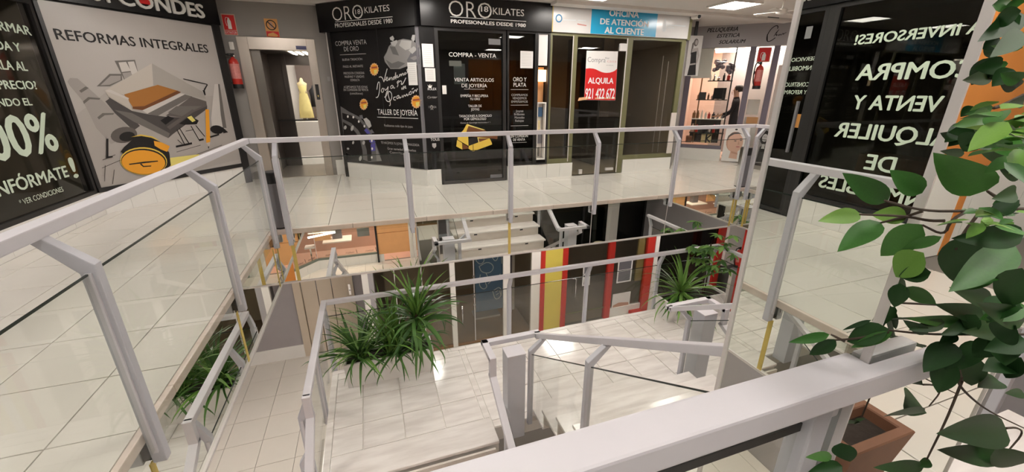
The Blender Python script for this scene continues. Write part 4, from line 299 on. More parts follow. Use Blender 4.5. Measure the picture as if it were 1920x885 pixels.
FICUS=[((0.5723, 0.24, 1.671), (0.5899, 0.2674, 1.6633), 0.0193, 'd', 0.31), ((0.5634, 0.23, 1.652), (0.4743, 0.2034, 1.6299), 0.02, 'd', -0.29), ((0.569, 0.26, 1.6784), (0.6512, 0.2801, 1.6917), 0.0151, 'm', 0.17), ((0.6945, 0.29, 1.632), (0.6711, 0.3002, 1.6275), 0.0183, 'd', -0.13), ((0.6457, 0.26, 1.6241), (0.6351, 0.2664, 1.6084), 0.0179, 'd', 0.07), ((0.6429, 0.25, 1.6134), (0.6175, 0.2549, 1.6183), 0.0143, 'm', -0.24), ((0.7601, 0.33, 1.5599), (0.7218, 0.3258, 1.5427), 0.0257, 'd', -0.07), ((0.7269, 0.3, 1.5531), (0.7295, 0.3134, 1.528), 0.0268, 'd', 0.35), ((0.6708, 0.29, 1.5768), (0.7796, 0.317, 1.576), 0.0162, 'm', 0.03), ((0.7443, 0.27, 1.5267), (0.6756, 0.2667, 1.5334), 0.0222, 'd', -0.16), ((0.6943, 0.27, 1.5457), (0.6716, 0.2422, 1.5358), 0.0187, 'm', -0.33), ((0.7959, 0.34, 1.5388), (0.7346, 0.3379, 1.548), 0.0225, 'd', -0.13), ((0.6232, 0.28, 1.6443), (0.6351, 0.2728, 1.6552), 0.0146, 'd', 0.27), ((0.7526, 0.26, 1.505), (0.7088, 0.2615, 1.5151), 0.017, 'd', 0.04), ((0.7562, 0.26, 1.4846), (0.6755, 0.2442, 1.4868), 0.02, 'd', -0.33), ((0.7823, 0.28, 1.4452), (0.8001, 0.2695, 1.4706), 0.0215, 'd', -0.25), ((0.9373, 0.28, 1.2934), (0.8941, 0.2806, 1.2627), 0.0373, 'd', 0.35), ((1.0043, 0.33, 1.2237), (0.9949, 0.3405, 1.1719), 0.0366, 'd', -0.22), ((0.9632, 0.27, 1.2453), (0.9916, 0.2936, 1.1934), 0.0399, 'd', 0.21), ((1.0632, 0.31, 1.1672), (1.0387, 0.3241, 1.1303), 0.0396, 'd', 0.28), ((1.1564, 0.3, 1.1166), (1.1839, 0.3158, 1.0442), 0.0353, 'd', 0.2), ((1.0522, 0.345, 1.1226), (1.0183, 0.345, 1.0934), 0.0314, 'd', 0.34), ((0.7961, 0.3, 1.475), (0.7129, 0.3277, 1.5201), 0.0454, 'm', -0.24), ((0.84, 0.3876, 1.4477), (0.7986, 0.4152, 1.4813), 0.0363, 'm', 0.15), ((0.84, 0.4296, 1.4234), (0.7292, 0.4377, 1.4737), 0.0444, 'm', 0.02), ((0.8154, 0.45, 1.3974), (0.7169, 0.4494, 1.397), 0.0342, 'l', 0.3), ((0.84, 0.3964, 1.4053), (0.8102, 0.4301, 1.4035), 0.0322, 'l', 0.23), ((0.84, 0.4298, 1.3855), (0.7522, 0.4312, 1.3455), 0.0415, 'm', 0.27), ((0.84, 0.3738, 1.3986), (0.84, 0.4168, 1.3218), 0.0505, 'm', -0.03), ((0.84, 0.3595, 1.3543), (0.84, 0.3885, 1.2963), 0.0437, 'l', 0.29), ((0.868, 0.33, 1.3923), (0.932, 0.3434, 1.2824), 0.055, 'd', -0.01), ((0.9427, 0.3, 1.3741), (0.7739, 0.2833, 1.3372), 0.0536, 'm', -0.12), ((0.8808, 0.29, 1.3461), (0.8247, 0.302, 1.318), 0.0325, 'm', -0.23), ((0.8558, 0.27, 1.4137), (0.7552, 0.2945, 1.4108), 0.033, 'd', -0.16), ((0.84, 0.3456, 1.387), (0.84, 0.3904, 1.3477), 0.0185, 'm', -0.13), ((0.8283, 0.25, 1.3751), (0.9177, 0.2774, 1.2755), 0.0453, 'd', 0.14), ((0.84, 0.3677, 1.2874), (0.9135, 0.345, 1.2502), 0.0292, 'm', 0.01), ((0.8472, 0.345, 1.3248), (0.84, 0.3825, 1.3016), 0.0279, 'd', 0.06), ((0.84, 0.3749, 1.2919), (0.84, 0.3694, 1.245), 0.0294, 'd', -0.2), ((1.0346, 0.33, 1.2441), (0.9, 0.3307, 1.2937), 0.0329, 'd', 0.3), ((1.0377, 0.345, 1.1932), (0.84, 0.3466, 1.237), 0.0222, 'm', -0.3), ((1.1354, 0.33, 1.1794), (0.919, 0.345, 1.2503), 0.0477, 'd', 0.16), ((0.84, 0.4541, 1.14), (0.7759, 0.4845, 1.1149), 0.0216, 'm', -0.22), ((0.84, 0.4409, 1.1372), (0.8322, 0.4747, 1.075), 0.0256, 'd', -0.31), ((0.84, 0.362, 1.2029), (0.84, 0.414, 1.133), 0.0208, 'm', -0.16), ((0.84, 0.3677, 1.2051), (0.84, 0.4277, 1.1406), 0.038, 'd', 0.26), ((0.84, 0.3967, 1.2065), (0.8221, 0.4264, 1.1703), 0.0098, 'd', 0.02), ((0.9114, 0.345, 1.1943), (0.84, 0.3497, 1.2297), 0.023, 'd', -0.18), ((1.0209, 0.345, 1.1479), (0.9478, 0.345, 1.1077), 0.047, 'd', 0.27), ((1.0347, 0.345, 1.1093), (1.0312, 0.345, 1.0264), 0.0397, 'd', 0.15), ((1.0923, 0.345, 1.1077), (1.1677, 0.3419, 0.9996), 0.0535, 'd', -0.1), ((1.2567, 0.33, 1.0665), (1.0804, 0.3103, 1.103), 0.0523, 'd', 0.12), ((1.2784, 0.345, 0.9934), (1.1337, 0.325, 1.0366), 0.0359, 'd', 0.32), ((1.3396, 0.32, 0.961), (1.1448, 0.2915, 1.0413), 0.0217, 'd', 0.16), ((1.3858, 0.33, 0.8346), (1.0054, 0.3013, 0.9731), 0.0672, 'd', -0.17), ((1.4583, 0.33, 0.7176), (1.1824, 0.345, 0.8192), 0.0605, 'd', -0.24), ((1.3425, 0.32, 0.803), (1.5078, 0.301, 0.6805), 0.0766, 'd', 0.13), ((1.12, 0.345, 0.7993), (0.9281, 0.345, 0.8646), 0.0341, 'd', -0.32), ((1.1351, 0.345, 0.8093), (1.0912, 0.345, 0.8102), 0.0195, 'd', -0.24), ((0.84, 0.3842, 0.8905), (0.7383, 0.3722, 0.9357), 0.0199, 'm', -0.11), ((0.84, 0.3772, 0.9323), (0.84, 0.3532, 0.9029), 0.0433, 'd', 0.17), ((0.84, 0.3626, 0.8857), (0.7682, 0.3768, 0.8788), 0.0282, 'd', -0.11), ((0.6513, 0.27, 1.6767), (0.5365, 0.2418, 1.648), 0.0252, 'd', -0.04), ((0.6234, 0.26, 1.6725), (0.6201, 0.276, 1.6638), 0.0211, 'd', 0.17), ((0.705, 0.3, 1.6557), (0.7228, 0.3241, 1.6424), 0.0197, 'd', 0.18), ((0.7179, 0.31, 1.6413), (0.7377, 0.3317, 1.6073), 0.0255, 'd', 0.14), ((0.6723, 0.27, 1.6464), (0.6147, 0.2684, 1.6455), 0.0103, 'm', -0.19), ((0.7294, 0.3, 1.6337), (0.7143, 0.3096, 1.6295), 0.0102, 'm', -0.13), ((0.7559, 0.32, 1.6215), (0.6531, 0.2961, 1.615), 0.0216, 'd', -0.04), ((0.7195, 0.31, 1.6311), (0.7608, 0.3325, 1.6059), 0.0232, 'd', -0.26), ((0.7586, 0.33, 1.5845), (0.7526, 0.3351, 1.5708), 0.0127, 'd', -0.07), ((0.7585, 0.31, 1.5835), (0.7096, 0.3109, 1.5759), 0.0123, 'm', -0.25), ((0.7607, 0.3, 1.5628), (0.7262, 0.3276, 1.5515), 0.0312, 'd', -0.17), ((0.7654, 0.32, 1.5647), (0.733, 0.3264, 1.5359), 0.0295, 'd', -0.06), ((0.7172, 0.29, 1.5738), (0.5877, 0.2611, 1.5692), 0.0219, 'm', 0.04), ((0.7535, 0.28, 1.5486), (0.6256, 0.2584, 1.5603), 0.029, 'm', -0.31), ((0.7168, 0.27, 1.5924), (0.6239, 0.242, 1.592), 0.0135, 'd', -0.24), ((0.8273, 0.35, 1.5164), (0.7192, 0.3258, 1.5279), 0.0141, 'd', 0.09), ((0.7777, 0.3, 1.5391), (0.7142, 0.3005, 1.5396), 0.0209, 'd', 0.34), ((0.5956, 0.25, 1.6806), (0.62, 0.276, 1.6842), 0.015, 'm', 0.35), ((0.718, 0.28, 1.6068), (0.6407, 0.2639, 1.6141), 0.0148, 'd', -0.04), ((1.0218, 0.28, 1.2342), (0.8154, 0.265, 1.3115), 0.0363, 'd', 0.06), ((1.1035, 0.31, 1.1736), (0.9599, 0.3174, 1.2051), 0.0341, 'd', 0.21), ((1.0527, 0.28, 1.1945), (0.9869, 0.2926, 1.1781), 0.0413, 'd', -0.17), ((1.0974, 0.34, 1.1404), (1.0454, 0.3354, 1.0912), 0.042, 'd', 0.02), ((1.0579, 0.31, 1.1862), (1.0462, 0.2803, 1.1374), 0.0431, 'd', -0.33), ((0.9504, 0.345, 1.2105), (0.8549, 0.345, 1.213), 0.0212, 'd', -0.27), ((0.9573, 0.27, 1.2832), (0.8912, 0.2834, 1.2632), 0.0305, 'm', -0.18), ((1.0848, 0.345, 1.19), (0.9148, 0.326, 1.2036), 0.0309, 'd', -0.22), ((1.0051, 0.345, 1.1757), (0.968, 0.345, 1.1595), 0.0201, 'd', -0.2), ((0.8342, 0.28, 1.4513), (0.8151, 0.2812, 1.4585), 0.0147, 'd', -0.02), ((0.7979, 0.29, 1.4616), (0.7948, 0.2786, 1.459), 0.0102, 'd', 0.1)]
TWIGS=[[(1.0535, 0.345, 1.4135), (0.8802, 0.345, 1.4253), (0.7965, 0.36, 1.4289), (0.697, 0.36, 1.4538)], [(0.84, 0.3797, 1.4195), (0.84, 0.3982, 1.4048), (0.8018, 0.41, 1.3944)], [(0.84, 0.3493, 1.412), (0.84, 0.3687, 1.4063), (0.84, 0.3967, 1.4062), (0.7413, 0.41, 1.4147)], [(0.9067, 0.34, 1.4243), (0.8799, 0.34, 1.3853), (0.8799, 0.34, 1.3615)], [(0.8802, 0.345, 1.4253), (0.8447, 0.345, 1.4129), (0.8456, 0.345, 1.3875), (0.832, 0.37, 1.3996)], [(0.8756, 0.31, 1.4502), (0.8235, 0.31, 1.4695)], [(1.2873, 0.345, 1.1129), (1.0478, 0.345, 1.1636), (0.9125, 0.345, 1.1924), (0.84, 0.367, 1.2027)], [(0.84, 0.4255, 1.142), (0.8368, 0.45, 1.1432)], [(0.84, 0.3663, 1.2002), (0.84, 0.4056, 1.1609), (0.8364, 0.44, 1.1367)], [(1.1043, 0.345, 1.0504), (1.0961, 0.345, 1.0353), (1.2061, 0.345, 0.9593), (1.3195, 0.345, 0.8913), (1.5557, 0.345, 0.7679)], [(1.1125, 0.345, 1.0374), (1.1225, 0.345, 0.9326), (1.1157, 0.345, 0.8216)], [(1.0221, 0.345, 1.1281), (1.0717, 0.345, 1.084), (1.1109, 0.345, 1.0401)], [(1.3832, 0.33, 0.8381), (1.4429, 0.33, 0.8215), (1.5026, 0.33, 0.7853), (1.467, 0.33, 0.7377)], [(0.7651, 0.29, 1.598), (0.7298, 0.29, 1.5874), (0.7102, 0.29, 1.5836)], [(0.7651, 0.28, 1.5642), (0.7111, 0.28, 1.5638)]]
SMALL=[(0.5245, 0.1947, 1.5436), (0.4427, 0.1641, 1.5704), (0.5985, 0.2242, 1.5601), (0.6209, 0.2337, 1.5579), (0.4355, 0.1615, 1.5771), (0.4928, 0.1845, 1.5848), (0.5464, 0.1929, 1.555), (0.5459, 0.2071, 1.5777), (0.4175, 0.1661, 1.5848), (0.562, 0.2057, 1.5723), (0.4497, 0.1697, 1.5727), (0.5708, 0.228, 1.5862), (0.5971, 0.2127, 1.5414), (0.5602, 0.1998, 1.5563), (0.5339, 0.2021, 1.567), (0.6162, 0.2243, 1.542), (0.5718, 0.1991, 1.5508), (0.5606, 0.2143, 1.5648), (0.5329, 0.1885, 1.563), (0.5344, 0.1933, 1.5831), (0.5364, 0.2118, 1.5745), (0.4512, 0.1785, 1.5838), (0.4647, 0.169, 1.5679), (0.6135, 0.2205, 1.5378), (0.5959, 0.2316, 1.5614), (0.519, 0.1923, 1.5615), (0.5618, 0.1953, 1.5552), (0.5915, 0.2305, 1.5581), (0.5603, 0.2168, 1.5674), (0.5645, 0.1978, 1.556), (0.6166, 0.2209, 1.5703), (0.5705, 0.2097, 1.5822), (0.4355, 0.1609, 1.5625), (0.6248, 0.2307, 1.5509), (0.6161, 0.2184, 1.5365), (0.6443, 0.2308, 1.538), (0.5763, 0.2195, 1.5478), (0.5947, 0.2243, 1.5796), (0.5322, 0.2053, 1.5634), (0.6249, 0.2373, 1.5737), (0.5251, 0.2127, 1.5937), (0.5906, 0.214, 1.5633), (0.4324, 0.1664, 1.5811), (0.595, 0.22, 1.5781), (0.628, 0.2291, 1.5689), (0.4786, 0.1905, 1.5871), (0.713, 0.2606, 1.463), (0.8023, 0.282, 1.4284), (0.7983, 0.2866, 1.4454), (0.8918, 0.2989, 1.4356), (0.871, 0.3149, 1.4255), (0.711, 0.2783, 1.4433), (0.8633, 0.2992, 1.4223), (0.7267, 0.2656, 1.445), (0.8298, 0.2918, 1.4407), (0.8976, 0.2977, 1.4192), (0.7594, 0.2875, 1.4532), (0.8262, 0.3175, 1.4376), (0.7279, 0.2828, 1.4403), (0.7092, 0.2646, 1.4616), (0.7798, 0.2865, 1.4536), (0.8455, 0.3153, 1.416), (0.8682, 0.3158, 1.4221), (0.7247, 0.2743, 1.4637), (0.7364, 0.2824, 1.4437), (0.7428, 0.274, 1.4422), (0.8443, 0.284, 1.434), (0.9246, 0.3127, 1.4277)]
# ------------------------------------------------------------------ floors
_tm={}
def tile_src(sx,sy,th,m,name):
    k=(round(sx,3),round(sy,3),m.name)
    if k not in _tm:
        g=G(); c=.0015; s=.0008
        g.hexa([(0,0,-th),(sx,0,-th),(sx,sy,-th),(0,sy,-th)],[(0,0,-s),(sx,0,-s),(sx,sy,-s),(0,sy,-s)])
        n=len(g.v); g.v+=[(c,c,0),(sx-c,c,0),(sx-c,sy-c,0),(c,sy-c,0)]
        g.f.pop(1)
        for i in range(4):
            j=(i+1)%4; g.f.append((4+i,4+j,n+j,n+i))
        g.f.append((n,n+1,n+2,n+3)); _tm[k]=mesh_from(name,g,m)
    return _tm[k]
def tiles(parent,x0,x1,y0,y1,tx,ty,ox,oy,z,m,name='tile',gap=.007,th=.012):
    b=LOC.get(parent.name,Vector((0,0,0)))
    i0=math.floor((x0-ox)/tx+1e-6); i1=math.ceil((x1-ox)/tx-1e-6); j0=math.floor((y0-oy)/ty+1e-6); j1=math.ceil((y1-oy)/ty-1e-6)
    for i in range(i0,i1):
        for j in range(j0,j1):
            a=max(x0,ox+i*tx);c=min(x1,ox+(i+1)*tx);d=max(y0,oy+j*ty);e=min(y1,oy+(j+1)*ty)
            if c-a<.02 or e-d<.02: continue
            o=bpy.data.objects.new(name,tile_src(c-a-gap,e-d-gap,th,m,name)); col.objects.link(o); o.parent=parent
            o.location=Vector((a+gap/2,d+gap/2,z+random.uniform(-.0006,.0006)))-b
            o.rotation_euler=(random.uniform(-.0006,.0006),random.uniform(-.0006,.0006),0)
XL,YB,YN,XR=-1.21,5.34,.52,6.25
g=G()
for x0,x1,y0,y1 in [(-3.5,XL-.025,-1.45,YB+.025),(-3.5,8.6,YB+.025,9.0),(XL-.025,8.6,-1.45,YN-.025),(XR+.025,8.6,YN-.025,YB+.025)]: g.box(x0,x1,y0,y1,-.70,-.012)
floor=struct('floor',g,M['grout'])
T_=.55
tiles(floor,-3.5,XL-.036,-.65,YB+.036,T_,T_,-1.605,2.107,0,M['tile'])
tiles(floor,-3.5,8.05,YB+.036,7.29,T_,T_,-.04,YB+.10,0,M['tile'])
tiles(floor,-3.5,1.0,7.29,9.0,T_,T_,-.04,YB+.10,0,M['tile'])
tiles(floor,6.2,8.4,7.29,8.6,T_,T_,-.04,YB+.10,0,M['tile'])
tiles(floor,XL-.036,5.0,-1.45,YN-.036,T_,T_,-1.605,2.107,0,M['tile'])
g=G()
def nosing(parent,x0,x1,y0,y1,along,z,L=.92,m=M['nose'],th=.06):
    a0,a1=(x0,x1) if along=='x' else (y0,y1); n=max(1,round((a1-a0)/L)); s=(a1-a0)/n
    for i in range(n):
        p,q=a0+i*s+.001,a0+(i+1)*s-.001
        b=(p,q,y0,y1) if along=='x' else (x0,x1,p,q)
        obj('nosing',G().box(*b,z-th,z+.002),m,parent,bevel=.008,origin=((b[0]+b[1])/2,(b[2]+b[3])/2,z))
nosing(floor,XL-.035,XL,YN,YB,'y',0); nosing(floor,XL-.035,XR+.035,YB,YB+.035,'x',0); nosing(floor,XL-.035,.9,YN-.035,YN,'x',0); nosing(floor,XR,XR+.035,YN,YB,'y',0); nosing(floor,3.55,XR,YN-.035,YN,'x',0)
# lower soffit (ceiling of the lower floor)
g=G()
for x0,x1,y0,y1 in [(-3.5,XL-.03,-3,YB+.03),(-3.5,9.5,YB+.03,9.0),(XL-.03,9.5,-3,YN-.03),(XR+.03,9.5,YN-.03,YB+.03)]: g.box(x0,x1,y0,y1,-.73,-.70)
struct('ceiling_lower',g,M['ceil'])
struct('ceiling',G().box(-6,10,-3,13.2,3.04,3.12),M['ceil'])
# dropped soffit band in front of the shop signs
struct('trim_5',G().box(3.2,8.6,6.95,7.2,2.99,3.04),M['ceil'])
LOWZ=-3.9
fl=struct('floor_lower',G().box(-3.6,9.6,-4.6,12.0,LOWZ-.15,LOWZ-.012),M['grout'])
tl=.555
tiles(fl,-3.5,-.83,2.3,8.6,tl,tl,-2.2,2.42,LOWZ,M['tile_low'])
tiles(fl,-.83,8.6,6.0,7.85,tl,tl,-2.2,2.42,LOWZ,M['tile_low'])
tiles(fl,-3.5,3.4,-2.85,1.6,tl,tl,-2.2,2.42,LOWZ,M['tile_low'])
for nm,b in [('wall_left',(-6.1,-6,-3,13)),('wall_right',(9.6,9.7,-5,13)),('wall_back',(-6,9.6,13,13.1)),('wall_near',(-6,9.6,-5.1,-5))]:
    struct(nm,G().box(*b,LOWZ,3.04),M['wall_grey2'])
# ------------------------------------------------------------------ mirrored fascias round the opening
def fascia(name,x,y,along,cuts,s,taped=None,ztop=-.06,zb=-.70):
    g=G(); a0,a1=cuts[0],cuts[-1]
    rt=struct(name,(g.box(min(x,x+s*.022),max(x,x+s*.022),a0,a1,zb-.02,zb) if along=='y' else g.box(a0,a1,min(y,y+s*.022),max(y,y+s*.022),zb-.02,zb)),M['alu'])
    for i in range(len(cuts)-1):
        p,q=cuts[i]+.002,cuts[i+1]-.002
        b=(min(x,x+s*.005),max(x,x+s*.005),p,q) if along=='y' else (p,q,min(y,y+s*.005),max(y,y+s*.005))
        obj('mirror_panel',G().box(*b,zb,ztop),M['mirror'],rt)
    for c in cuts[1:-1]:
        tp=taped is None or c in taped; hw=.020 if tp else .004
        b=(min(x,x+s*.008),max(x,x+s*.008),c-hw,c+hw) if along=='y' else (c-hw,c+hw,min(y,y+s*.008),max(y,y+s*.008))
        obj('joint_tape' if tp else 'mirror_joint',G().box(*b,zb,-.2),M['yellow'] if tp else M['alu'],rt)
PY_L=[.75,2.09,3.68,5.25]; PX_B=[-1.03,.44,1.83,3.20,4.64,6.08]
fascia('trim_1',XL-.025,0,'y',[YN]+PY_L+[YB+.02],1)
fascia('trim_2',0,YB+.025,'x',[XL-.02]+PX_B+[XR+.02],-1,(-1.03,1.83,6.08))
fascia('trim_3',XR+.025,0,'y',[YN,2.09,3.68,5.25,YB+.02],-1)
fascia('trim_4',0,YN-.025,'x',[XL-.02,-.65,.80,1.47],1)
# ------------------------------------------------------------------ railings
def railing(name,label,O,a,b,posts,a0,a1,zb,rb=(.10,.175),h=1.09,bend=.885,foot=-.19,group=None,endpanes=(None,None),gt=.87,rails=None):
    O=Vector((*O,0));a=Vector((*a,0));b=Vector((*b,0))
    def pt(x,y,z): p=O+a*x+b*y; return (p.x,p.y,zb+z)
    mid=pt((a0+a1)/2,0,0); t=thing(name,label,'railing',mid,group)
    def bx(nm,x0,x1,y0,y1,z0,z1,m,bv=0):
        g=G().hexa([pt(x0,y0,z0),pt(x1,y0,z0),pt(x1,y1,z0),pt(x0,y1,z0)],[pt(x0,y0,z1),pt(x1,y0,z1),pt(x1,y1,z1),pt(x0,y1,z1)])
        return obj(nm,g,m,t,bevel=bv)
    for x0,x1,y0,y1 in (rails or [(a0,a1,rb[0],rb[1])]): bx('handrail',x0,x1,y0,y1,h-.055,h,M['paint'],.006)
    prof=[(-.03,foot),(.03,foot),(.03,bend-.015),(rb[1]-.012,h-.05),(rb[0]+.01,h-.05),(-.03,bend+.02)]
    src=None
    for x in posts:
        if src is None:
            g=G().ext([pt(x-.025,y,z) for y,z in prof],a*.05)
            pst=obj('post',g,M['paint2'],t,bevel=.005,origin=pt(x,0,0)); src=pst
            g=G().ext([pt(x-.036,y,z) for y,z in [(-.012,-.12),(.012,-.12),(.012,gt),(-.012,gt)]],a*.072)
            ch=obj('glazing_channel',g,M['paint'],pst)
            g=G().ext([pt(x-.02,y,z) for y,z in [(.031,-.17),(.05,-.17),(.05,-.07),(.031,-.07)]],a*.04)
            ck=obj('fixing_block',g,M['gasket'],pst)
        else:
            p2=inst(src,t,pt(x,0,0))
            for ch_ in src.children:
                c=ch_.copy(); col.objects.link(c); c.parent=p2
    ps=[endpanes[0]]*(endpanes[0] is not None)+list(posts)+[endpanes[1]]*(endpanes[1] is not None)
    for p,q in zip(ps,ps[1:]):
        pane=bx('glass_pane',p+.037,q-.037,-.004,.004,-.10,gt-.008,M['glass'])
        g=G().hexa([pt(p+.037,-.004,gt-.008),pt(q-.037,-.004,gt-.008),pt(q-.037,.004,gt-.008),pt(p+.037,.004,gt-.008)],[pt(p+.037,-.004,gt),pt(q-.037,-.004,gt),pt(q-.037,.004,gt),pt(p+.037,.004,gt)])
        obj('pane_edge',g,M['glass_edge'],pane)
    return t
railing('railing',"long white metal and glass railing along the left walkway, beside the black poster shop",(XL+.03,0),(0,1),(-1,0),PY_L,.38,YB+.145,0,endpanes=(.45,None))
railing('railing',"white metal and glass railing across the far side, in front of the gold shop",(0,YB-.03),(1,0),(0,1),PX_B,XL-.07,XR+.145,0)
railing('railing',"white metal and glass railing of the right walkway, partly behind the mirrored column",(XR-.03,0),(0,1),(1,0),[.75,2.09,3.68,5.25],.6,YB+.07,0)
t=thing('railing',"nearest white handrail with glass, running across the lower right into the mirrored column",'railing',(-.1,.41,0))
yr0,yr1=.373,.447
g=G().hexa([(-1.28,yr0,1.035),(1.085,yr0,1.035),(1.085,.405,1.035),(.901,.405,1.035),(.901,yr1,1.035),(-1.28,yr1,1.035)],[(-1.28,yr0,1.09),(1.085,yr0,1.09),(1.085,.405,1.09),(.901,.405,1.09),(.901,yr1,1.09),(-1.28,yr1,1.09)])
obj('handrail',g,M['paint'],t,bevel=.006)
for a_,b_ in ((-1.2,-.50),(-.45,.30),(.30,.815)):
    pn=obj('glass_pane',G().box(a_+.004,b_-.004,.441,.449,-.02,.915),M['glass'],t); obj('pane_edge',G().box(a_+.004,b_-.004,.437,.453,.915,.937),M['gasket'],pn)
for x in (-.475,.845):
    po=obj('post',G().box(x-.028,x+.028,.42,.47,.0,.985),M['paint2'],t,bevel=.005); 
    obj('bracket',G().box(x+.028 if x>0 else x-.028,x+.054 if x>0 else x+.1,.425,.465,.985 if x<0 else .94,1.034),M['paint'],po,bevel=.004)
    if x>0: obj('bracket',G().box(x-.028,.898,.425,.465,.987,1.034),M['paint'],po,bevel=.004)
LZ=-2.15
railing('railing',"white railing on the far edge of the stair landing, behind both planters",(0,5.37),(1,0),(0,-1),[-.80,.44,1.83,3.20,4.64,5.82],-.745,5.80,LZ,rb=(.06,.13),h=1.15,endpanes=(None,None))
railing('railing',"short white railing on the left edge of the stair landing, beside the grassy planter",(-.86,0),(0,1),(1,0),[3.46,4.55],3.41,5.31,LZ,rb=(.045,.115),h=1.15,endpanes=(None,5.3))
railing('railing',"short white railing on the right edge of the stair landing, beside the spiky planter",(5.90,0),(0,1),(-1,0),[3.46,4.55],3.41,5.31,LZ,rb=(.045,.115),h=1.15,endpanes=(None,5.3))
# ------------------------------------------------------------------ landing and stairs
g=G(); g.box(-.80,5.86,3.62,5.31,-2.36,LZ-.012); g.box(-.80,1.05,3.44,3.62,-2.36,LZ-.012); g.box(4.03,5.86,3.44,3.62,-2.36,LZ-.012)
ld=struct('floor_landing',g,M['white'])
tt=.463
tiles(ld,-.75,1.05,3.79,5.26,tt,tt,-.42,3.73,LZ,M['marble'],gap=.010); tiles(ld,1.05,4.03,3.62,5.26,tt,tt,-.42,3.73,LZ,M['marble'],gap=.010); tiles(ld,4.03,5.81,3.79,5.26,tt,tt,-.42,3.73,LZ,M['marble'],gap=.010)
nosing(ld,-.83,-.75,3.41,5.26,'y',LZ,m=M['marble']); nosing(ld,5.81,5.89,3.41,5.26,'y',LZ,m=M['marble']); nosing(ld,-.83,5.89,5.26,5.34,'x',LZ,m=M['marble'])
for x0,x1 in ((-.75,1.05),(4.03,5.81)): nosing(ld,x0,x1,3.41,3.79,'x',LZ,L=2,m=M['marble'],th=.04)
def flight(name,label,x0,x1,ys,zs,up,group=None,lights=()):
    t=thing(name,label,'stairs',((x0+x1)/2,(ys[0]+ys[-1])/2,min(zs)),group)
    for i,(y,z) in enumerate(zip(ys,zs)):
        obj('tread',G().box(x0,x1,y-.385,y,z-.035,z),M['marble'],t,bevel=.006,origin=((x0+x1)/2,y,z))
        rs=obj('riser',G().box(x0+.01,x1-.03,y-.06,y-.035,z-.215+.001,z-.035),M['riser'],t,origin=((x0+x1)/2,y,z))
        for fx in lights:
            obj('step_light',G().box(x0+(x1-x0)*fx-.035,x0+(x1-x0)*fx+.035,y-.0349,y-.031,z-.075,z-.045),M['blackm'],rs)
    return t
n=10
flight('staircase',"middle marble staircase climbing from the landing toward the near walkway",1.5,3.52,[3.62-.344*k for k in range(n)],[LZ+.215*(k+1) for k in range(n)],1,lights=(.25,.78))
for x0,x1,lb in ((-.75,1.02,"left marble staircase going down from the landing, below the grassy planter"),(4.06,5.81,"right marble staircase going down from the landing, past the spiky planter")):
    st=flight('staircase',lb,x0,x1,[3.41-.305*k for k in range(1,8)],[LZ-.219*k for k in range(1,8)],-1,lights=(.3,.9))
    g=G(); g.box(x0+.01,x1-.03,3.35,3.375,LZ-.219,LZ-.04); top=obj('riser',g,M['riser'],st)
    for fx in (.3,.88): obj('step_light',G().box(x0+(x1-x0)*fx-.035,x0+(x1-x0)*fx+.035,3.3751,3.379,LZ-.085,LZ-.05),M['blackm'],top)
S_=.5877
def stair_rail(label,X,bx,y0,z0,y1,sgn,posts,loopx):
    # sloping rail at X, glass and posts at X-bx ; sgn +1 rises toward the near side
    t=thing('stair_railing',label,'railing',(X,y0,z0-1))
    def zr(y): return z0+sgn*S_*(y0-y)
    w=.072;hh=.055; Xp=X-bx
    obj('handrail',G().bar((X,y0,zr(y0)-.03),(X,y1,zr(y1)-.03),w,hh,(1,0,0)),M['paint'],t,bevel=.006)
    if loopx is not None:
        g=G(); g.bar((X,y0-.03,z0-.03),(X,y0+.05,z0-.03),w,hh,(1,0,0)); g.bar((X+ (w/2 if loopx<X else -w/2),y0+.05,z0-.03),(loopx+(-w/2 if loopx<X else w/2),y0+.05,z0-.03),w,hh,(0,1,0))
        g.bar((loopx,y0+.05+w/2,z0-.03),(loopx,y0-.27,z0-.03),w,hh,(1,0,0)); obj('handrail_loop',g,M['paint'],t,bevel=.005)
    src=None
    for y in posts:
        z=zr(y); g=G()
        pr_=[(Xp-.028,z-1.2),(Xp+.028,z-1.2),(Xp+.028,z-.215),(X+.025,z-.06),(X-.03,z-.06),(Xp-.028,z-.18)] if bx>0 else [(Xp+.028,z-1.2),(Xp-.028,z-1.2),(Xp-.028,z-.215),(X-.025,z-.06),(X+.03,z-.06),(Xp+.028,z-.18)]
        obj('post',g.ext([(x,y-.025,zz) for x,zz in pr_],(0,.05,0)),M['paint2'],t,bevel=.005)
    ya,yb=posts[0]-.03,posts[-1]+.03
    for p,q in zip(posts,posts[1:]):
        a,b=p-.03,q+.03
        f=lambda off:[(Xp-.004,a,zr(a)-off),(Xp-.004,b,zr(b)-off)]
        g=G().ext([(Xp-.004,a,zr(a)-1.08),(Xp-.004,b,zr(b)-1.08),(Xp-.004,b,zr(b)-.24),(Xp-.004,a,zr(a)-.24)],(.008,0,0)); pn=obj('glass_pane',g,M['glass'],t)
        obj('pane_edge',G().ext([(Xp-.004,a,zr(a)-.24),(Xp-.004,b,zr(b)-.24),(Xp-.004,b,zr(b)-.23),(Xp-.004,a,zr(a)-.23)],(.008,0,0)),M['glass_edge'],pn)
    return t
stair_rail("white handrail with glass climbing beside the left newel post, nearest the middle stairs",1.60,.15,3.66,-.995,.85,1,[3.50,2.30,.95],.98)
stair_rail("white handrail of the middle stairs at the right newel post",3.46,-.15,3.66,-.995,.85,1,[3.50,2.30,.95],4.10)
